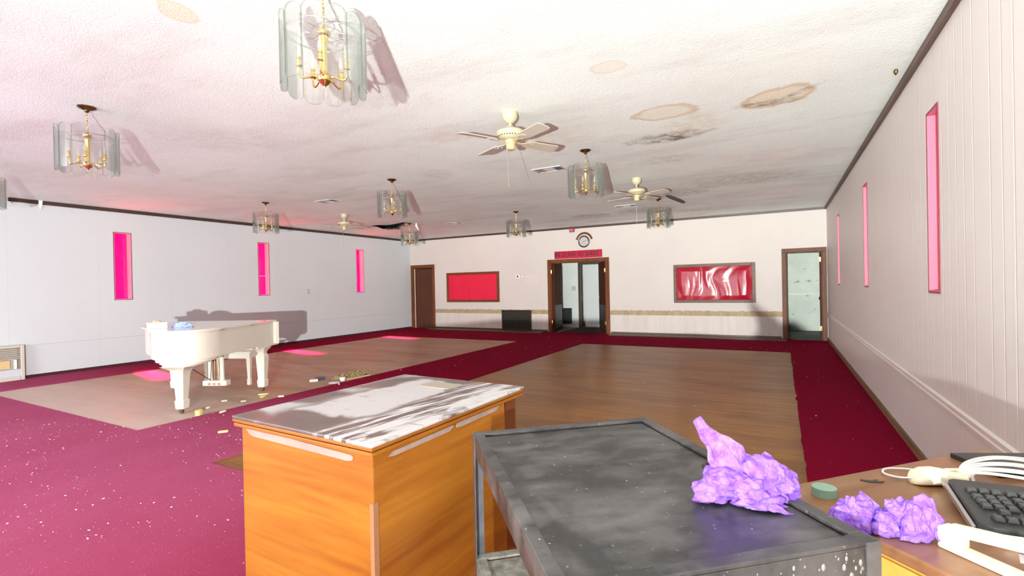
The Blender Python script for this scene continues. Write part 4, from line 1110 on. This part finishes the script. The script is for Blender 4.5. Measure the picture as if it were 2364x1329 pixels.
for ri in range(6):
    y = .010 + ri*.0195 + (.010 if ri >= 5 else 0) + (.008 if ri >= 1 else 0)
    x = .008
    for ci in range(14 if ri < 5 else 13):
        if ri == 1 and ci in (0, 2): x += P_; continue
        if ri == 0 and ci == 3:
            key(x, y, P_*5-.0025); x += P_*5; continue
        if ri == 0 and ci > 8: break
        key(x, y); x += P_
        if ci in (2,): x += .004

bm = newbm(); M = Matrix.Rotation(0, 4, 'Z')
r = thing('computer_mouse', 'cream rounded mouse with thin cable beside the keyboard', 'mouse', (.305*KD, 1.438*KD, DZ), math.radians(27)); r.scale = (KD, KD, KD)
bm = newbm()
rs = []
for x, w, h in ((-.056, .008, .008), (-.053, .017, .016), (-.045, .024, .025), (-.025, .028, .033), (0, .028, .034), (.022, .025, .030), (.04, .023, .026), (.054, .022, .024), (.057, .019, .021)):
    ring = []
    for k in range(20):
        a = 2*PI*k/20; c_, s_ = math.cos(a), math.sin(a)
        ring.append(Vector((x, w*math.copysign(abs(c_)**.7, c_), h/2+h/2*math.copysign(abs(s_)**.7, s_)+.001)))
    rs.append(ring)
rings(bm, rs); obj('shell', bm, plain('cream_plastic', (.86, .80, .58), .3), r, smooth=True)
bm = newbm(); box(bm, .02, .05, -.004, .004, .030, .0345); obj('scroll_slot', bm, plain('pale_slot', (.62, .56, .38), .4), r, bevel=.002)
bm = newbm(); tube(bm, spline([(-.054, .003, .012), (-.075, .02, .008), (-.083, .05, .006), (-.06, .075, .006), (-.02, .075, .006), (.02, .06, .006), (.05, .05, .006)], 8), .0022, 8); obj('cable', bm, M_WHITE, r, smooth=True)

M_CORD = plain('white_cord', (.86, .86, .80), .35)
r = thing('cable_bundle', 'looped bundle of white cables behind the keyboard', 'cable', (.36*KD, 1.50*KD, DZ)); r.scale = (KD, KD, KD)
for k in range(7):
    bm = newbm(); a = k*.006
    pts = [(-.01+.004*k, -.02-.003*k, .010+.002*(k % 3)), (.02, .03-.012*k, .03), (.09, .085-.024*k, .036+.004*(k % 2)), (.19, .11-.030*k, .030), (.30, .105-.03*k, .016+.003*k), (.42, .10-.03*k, .012)]
    tube(bm, spline(pts, 8), .0032, 8); obj('cord', bm, M_CORD, r, smooth=True)
bm = newbm(); box(bm, 0, .26, -.07, .07, 0, .012); o = obj('black_folder', bm, M_BLACK, bevel=.002, loc=(.41*KD, 1.60*KD, DZ)); o.scale = (KD, KD, KD); o.rotation_euler.z = math.radians(25)
tag(o, 'flat dark folder lying under the cables at the desk back', 'folder')

# stapler
r = thing('stapler', 'cream desk stapler with raised arm at the bottom right', 'stapler', (.262*KD, 1.103*KD, DZ), math.radians(-45)); r.scale = (KD, KD, KD)
mc = plain('beige_plastic', (.82, .74, .58), .35)
bm = newbm(); box(bm, -.02, .17, -.022, .008, 0, .010); obj('base', bm, mc, r, bevel=.004)
M = Matrix.Translation((-.012, 0, .018)) @ Matrix.Rotation(math.radians(-8), 4, 'Y') @ Matrix.Rotation(math.radians(10), 4, 'Z')
bm = newbm(); box(bm, 0, .115, -.012, .014, .004, .022, M); obj('arm', bm, mc, r, bevel=.006)
bm = newbm(); box(bm, .098, .116, -.0135, .0155, .002, .0235, M); obj('nose', bm, plain('cream_nose', (.88, .84, .70), .3), r, bevel=.003)
bm = newbm(); box(bm, -.024, .010, -.016, .014, .004, .036); obj('hinge_block', bm, mc, r, bevel=.004)
bm = newbm(); box(bm, .09, .10, -.006, .004, .008, .022, M @ Matrix.Translation((0, 0, -.02))); obj('spring_post', bm, M_STEEL, r)

bm = newbm(); lathe(bm, [(.012, .0), (.024, .0), (.024, .018), (.012, .018)], 24); o = obj('tape_roll', bm, plain('grey_green_tape', (.22, .36, .27), .5), smooth=True, loc=(.076*KD, 1.258*KD, DZ)); o.scale = (KD, KD, KD); tag(o, 'grey-green tape roll at the cart edge of the desk', 'tape roll')
bm = newbm(); prism(bm, [(-.02, -.003), (.0, -.006), (.022, .004), (.028, .014), (.012, .006), (.016, .02), (.0, .006), (-.018, .004)], 0, .002); o = obj('dried_leaf', bm, plain('blackened_leaf', (.05, .045, .03), .7), loc=(.175*KD, 1.385*KD, DZ)); o.scale = (KD, KD, KD); tag(o, 'small blackened leaf on the bare desk top', 'leaf')

# ------------------------------------------------------------------ purple tissue paper
def mat_tissue():
    t = NT('purple_tissue'); co = t.coord()
    n = t.noise(co, 60, 4, .6)
    c = t.mix(t.ramp(n, [(.35, 0.0), (.65, 1.0)]), (.34, .14, .82), (.55, .33, .93))
    d = t.n('ShaderNodeBsdfDiffuse'); t.l(c, d.inputs[0]); nb = t.bump(t.voronoi(t.mapping(co, sc=(1, 1, .6)), 170, 'DISTANCE_TO_EDGE'), .8, .003, t.bump(t.voronoi(co, 62, 'DISTANCE_TO_EDGE'), .6, .008)); t.l(nb, d.inputs['Normal'])
    tl = t.n('ShaderNodeBsdfTranslucent'); t.l(c, tl.inputs[0])
    mx = t.n('ShaderNodeMixShader'); mx.inputs[0].default_value = .3
    t.l(d.outputs[0], mx.inputs[1]); t.l(tl.outputs[0], mx.inputs[2])
    return t.done(mx.outputs[0])
M_TIS = mat_tissue()
def ribbon(bm, path, widths, side, crin=.12, seed=0, nseg=14):
    """crumpled paper funnel: flattened wobbly tube along a path"""
    path = spline(path, 7); n = len(path); rs = []
    for i, p in enumerate(path):
        f = i/(n-1)*(len(widths)-1); k = min(int(f), len(widths)-2); w = widths[k]+(widths[k+1]-widths[k])*(f-k)
        t_ = (path[min(i+1, n-1)]-path[max(i-1, 0)]).normalized()
        s_ = side - t_*side.dot(t_); s_.normalize(); u_ = s_.cross(t_)
        ring = []
        for q in range(nseg):
            a = 2*PI*q/nseg; c_, sn = math.cos(a), math.sin(a)
            wob = 1+crin*2*noise.noise(Vector((p.x*60+seed, a*1.6, p.z*60)))+crin*(1 if q % 2 else -1)
            ring.append(p + s_*c_*w*wob + u_*sn*w*.42*wob)
        rs.append(ring)
    rings(bm, rs)
def flap(bm, a, b, c, d, seed, n=10, amp=.004):
    vs = {}
    a, b, c, d = map(Vector, (a, b, c, d)); nrm = (b-a).cross(d-a).normalized()
    for i in range(n+1):
        for j in range(n+1):
            u, v = i/n, j/n; p = a*(1-u)*(1-v)+b*u*(1-v)+c*u*v+d*(1-u)*v
            h = noise.ridged_multi_fractal(p*45+Vector((seed, 0, 0)), .9, 2.1, 3, 1, 2)-1
            vs[i, j] = (bm.verts.new(p+nrm*(h*amp+.0006)), bm.verts.new(p+nrm*(h*amp-.0006)))
    for k in (0, 1):
        for i in range(n):
            for j in range(n): bm.faces.new([vs[q][k] for q in ((i, j), (i+1, j), (i+1, j+1), (i, j+1))])
    edge = [(i, 0) for i in range(n)]+[(n, j) for j in range(n)]+[(n-i, n) for i in range(n)]+[(0, n-j) for j in range(n)]
    for p, q in zip(edge, edge[1:]+edge[:1]): bm.faces.new([vs[p][0], vs[q][0], vs[q][1], vs[p][1]])
CR = Vector((.8757, .4825, 0)); CF = Vector((-.4827, .8757, 0)); CU = Vector((0, 0, 1))
def frame(base):
    return lambda r_, u_, f_=0: CR*r_ + CU*u_ + CF*f_
L = frame(None)
BASIS = Matrix(((CR.x, CF.x, 0, 0), (CR.y, CF.y, 0, 0), (0, 0, 1, 0), (0, 0, 0, 1)))
def crease(p, fr, seed):
    d, _ = noise.voronoi(p*fr+Vector((seed, seed*.7, -seed)))
    return d[1]-d[0]
def lobe(bm, at, rx, ry, rz, seed, tilt=0, floor=0.0, sub=5):
    """one crumpled lobe of paper: faceted between sharp creases, resting on the surface below"""
    b2 = newbm(); bmesh.ops.create_icosphere(b2, subdivisions=sub, radius=1)
    R = Matrix.Rotation(tilt, 3, 'Y')
    for v in b2.verts:
        p = v.co.copy(); s_ = Vector((seed, seed*.3, seed*.8))
        d = 1 + .42*noise.noise(p*1.15+s_) + .20*noise.noise(p*2.6+s_)
        d += .30*min(crease(p, 1.5, seed), .5) - .08 + .13*min(crease(p, 3.4, seed+4), .4) - .02 + .03*noise.noise(p*9+s_)
        q = R @ Vector((p.x*rx*d, p.y*ry*d, p.z*rz*d))
        q = Vector(at)+q
        if q.z < floor: q.z = floor + .0015*noise.noise(p*7)+.0015
        v.co = q
    b2.transform(BASIS); b2.to_mesh(me_); b2.free(); bm.from_mesh(me_)
me_ = bpy.data.meshes.new('scratch')
bm = newbm()
lobe(bm, (-.006, 0, .024), .046, .040, .034, 2.7)
lobe(bm, (.044, -.004, .026), .054, .036, .036, 8.3, .45)
lobe(bm, (-.046, -.004, .014), .032, .028, .022, 5.5, -.2, sub=4)
lobe(bm, (.018, -.03, .006), .04, .022, .016, 11.5, .1, sub=4)
ribbon(bm, [L(.0, .03, .002), L(-.008, .052, .004), L(-.024, .078, .006), L(-.040, .098, .006), L(-.056, .114, .004), L(-.070, .136, .002)], [.036, .034, .028, .017, .011, .008], CR*.9+CU*.45, .10, 4)
flap(bm, L(.012, .012, -.036), L(.034, .012, -.036), L(.052, .0015, -.070), L(.018, .004, -.054), 3)
flap(bm, L(.05, .014, -.02), L(.07, .036, .0), L(.100, .010, .004), L(.082, .003, -.024), 7, amp=.005)
flap(bm, L(-.03, .03, -.03), L(.0, .048, -.034), L(.03, .02, -.044), L(-.01, .008, -.046), 13, amp=.005)
flap(bm, L(.02, .06, .0), L(.05, .075, .01), L(.08, .045, -.01), L(.04, .03, -.03), 17, amp=.005)
flap(bm, L(-.05, .020, -.01), L(-.04, .032, -.004), L(-.03, .010, -.02), L(-.072, .004, -.012), 9, amp=.005)
o = obj('tissue_paper', bm, M_TIS, smooth=True, ang=24, loc=(-.063*KC, .853*KC, CZ-.0035*KC)); o.scale = (.93*KC, .93*KC, .93*KC); tag(o, 'crumpled purple tissue paper with a tall twisted point on the cart', 'tissue paper')
# second one on the desk
bm = newbm()
lobe(bm, (-.060, .035, .026), .046, .034, .046, 3.3)
lobe(bm, (.046, -.012, .034), .040, .034, .050, 6.1, .3)
lobe(bm, (-.004, .004, .020), .040, .026, .030, 9.9, .3)
lobe(bm, (.024, .012, .040), .026, .026, .034, 12.9, .2, sub=4)
flap(bm, L(-.05, .04, .05), L(-.035, .075, .05), L(-.005, .05, .03), L(-.03, .02, .01), 2, amp=.005)
flap(bm, L(.03, .05, -.02), L(.05, .078, -.01), L(.080, .05, -.03), L(.070, .005, -.05), 5, amp=.006)
o = obj('tissue_paper', bm, M_TIS, smooth=True, ang=24, loc=(.172*KD, 1.112*KD, DZ+.0005)); o.scale = (.80*KD, .80*KD, .88*KD); tag(o, 'crumpled purple tissue paper lying on the desk beside the stapler', 'tissue paper')

# ------------------------------------------------------------------ light
def lamp(name, typ, loc, energy, color, **k):
    d = bpy.data.lights.new(name, typ); d.energy = energy; d.color = color
    for a, b in k.items(): setattr(d, a, b)
    o = bpy.data.objects.new(name, d); COL.objects.link(o); o.location = loc; return o
def falloff(o, color, lin, con):
    """long-throw lamp: brightness falls off slower than a bare bulb's"""
    d = o.data; d.energy = 1000.0; d.use_nodes = True; nt = d.node_tree; nt.nodes.clear()
    lo = nt.nodes.new('ShaderNodeOutputLight'); em = nt.nodes.new('ShaderNodeEmission'); lf = nt.nodes.new('ShaderNodeLightFalloff')
    lf.inputs['Strength'].default_value = 1.0
    m1 = nt.nodes.new('ShaderNodeMath'); m1.operation = 'MULTIPLY'; m1.inputs[1].default_value = lin/1000
    m2 = nt.nodes.new('ShaderNodeMath'); m2.operation = 'MULTIPLY_ADD'; m2.inputs[1].default_value = con/1000
    nt.links.new(lf.outputs['Linear'], m1.inputs[0]); nt.links.new(lf.outputs['Constant'], m2.inputs[0]); nt.links.new(m1.outputs[0], m2.inputs[2])
    nt.links.new(m2.outputs[0], em.inputs['Strength']); nt.links.new(em.outputs[0], lo.inputs[0]); em.inputs[0].default_value = (*color, 1)
def aim(o, v): o.rotation_euler = Vector(v).to_track_quat('-Z', 'Y').to_euler()
# the work light standing behind the photographer
LT = Vector((-.08, -1.05, 1.13))
wl = lamp('work_light', 'POINT', LT, 1.0, (1, 1, 1), shadow_soft_size=.022)
falloff(wl, (.93, .98, .97), 55, 20)
# added spot at the same position, tilted up to brighten the ceiling
sp = lamp('ceiling_fill_spot', 'SPOT', LT, 1.0, (1, 1, 1), shadow_soft_size=.022, spot_size=math.radians(125), spot_blend=1.0)
aim(sp, (-.05, .66, .75)); falloff(sp, (.97, .985, .93), 112, 17)
# daylight from the glazed entrance behind, to the left
a = lamp('entrance_daylight', 'AREA', (-6.5, YF+.05, 1.6), 260, (.76, .87, 1.0), shape='RECTANGLE', size=3.2, size_y=2.2); aim(a, (0, 1, 0))
# added area light out of view, aimed up to fill in the ceiling
b = lamp('ceiling_fill_area', 'AREA', (-2.2, YF+.10, .7), 1.0, (1, 1, 1), shape='RECTANGLE', size=7.0, size_y=1.2)
aim(b, (0, .80, .60)); falloff(b, (1.0, .97, .89), 22, 0)
# low sun striking down through the three coloured windows on the left
for y0, y1 in WIN:
    dv = Vector((1.75, -.30, -1.9)).normalized(); c = Vector((XL-.1, (y0+y1)/2, 1.92))
    s = lamp('sunbeam', 'SPOT', c-dv*9, 62000, (.60, .5, 1), shadow_soft_size=.35, spot_size=math.radians(11), spot_blend=.3); aim(s, dv)
w = bpy.data.worlds.new('world'); SC.world = w; w.use_nodes = True
bg = w.node_tree.nodes['Background']; bg.inputs[0].default_value = (1.0, .9, .10, 1); bg.inputs[1].default_value = 17.0
for sgn, xw, ws in ((1, XL-TH*.85, WIN), (-1, XR+TH*.85, WINR)):
    for y0, y1 in ws:
        p = lamp('window_portal', 'AREA', (xw, (y0+y1)/2, 1.91), 1, (1, 1, 1), shape='RECTANGLE', size=y1-y0, size_y=1.27)
        p.rotation_euler = (math.radians(90), 0, math.radians(-90*sgn)); p.data.cycles.is_portal = True

# ------------------------------------------------------------------ camera
f, yaw, pit, rol, h = 1126.0033, .50375, -.005944, -.020556, 1.3933
cd = bpy.data.cameras.new('camera'); cam = bpy.data.objects.new('camera', cd); COL.objects.link(cam)
cd.sensor_fit = 'HORIZONTAL'; cd.sensor_width = 36; cd.lens = f/2364*36; cd.clip_start = .02; cd.clip_end = 100
cy, sy, cp, sp = math.cos(yaw), math.sin(yaw), math.cos(pit), math.sin(pit)
F = Vector((-sy*cp, cy*cp, sp)); Rv = Vector((cy, sy, 0)); U = Rv.cross(F)
R2 = math.cos(rol)*Rv+math.sin(rol)*U; U2 = -math.sin(rol)*Rv+math.cos(rol)*U
cam.matrix_world = Matrix(((R2.x, U2.x, -F.x, 0), (R2.y, U2.y, -F.y, 0), (R2.z, U2.z, -F.z, h), (0, 0, 0, 1)))
SC.camera = cam
vs_ = SC.view_settings
SC.display_settings.display_device = 'sRGB'; vs_.view_transform = 'Standard'; vs_.look = 'None'; vs_.exposure = .31; vs_.gamma = 1.0; vs_.use_curve_mapping = False
SC.cycles.max_bounces = 8; SC.cycles.transparent_max_bounces = 16; SC.cycles.diffuse_bounces = 4; SC.cycles.glossy_bounces = 3; SC.cycles.adaptive_threshold = .06; SC.cycles.adaptive_min_samples = 16; SC.cycles.caustics_reflective = False; SC.cycles.caustics_refractive = False
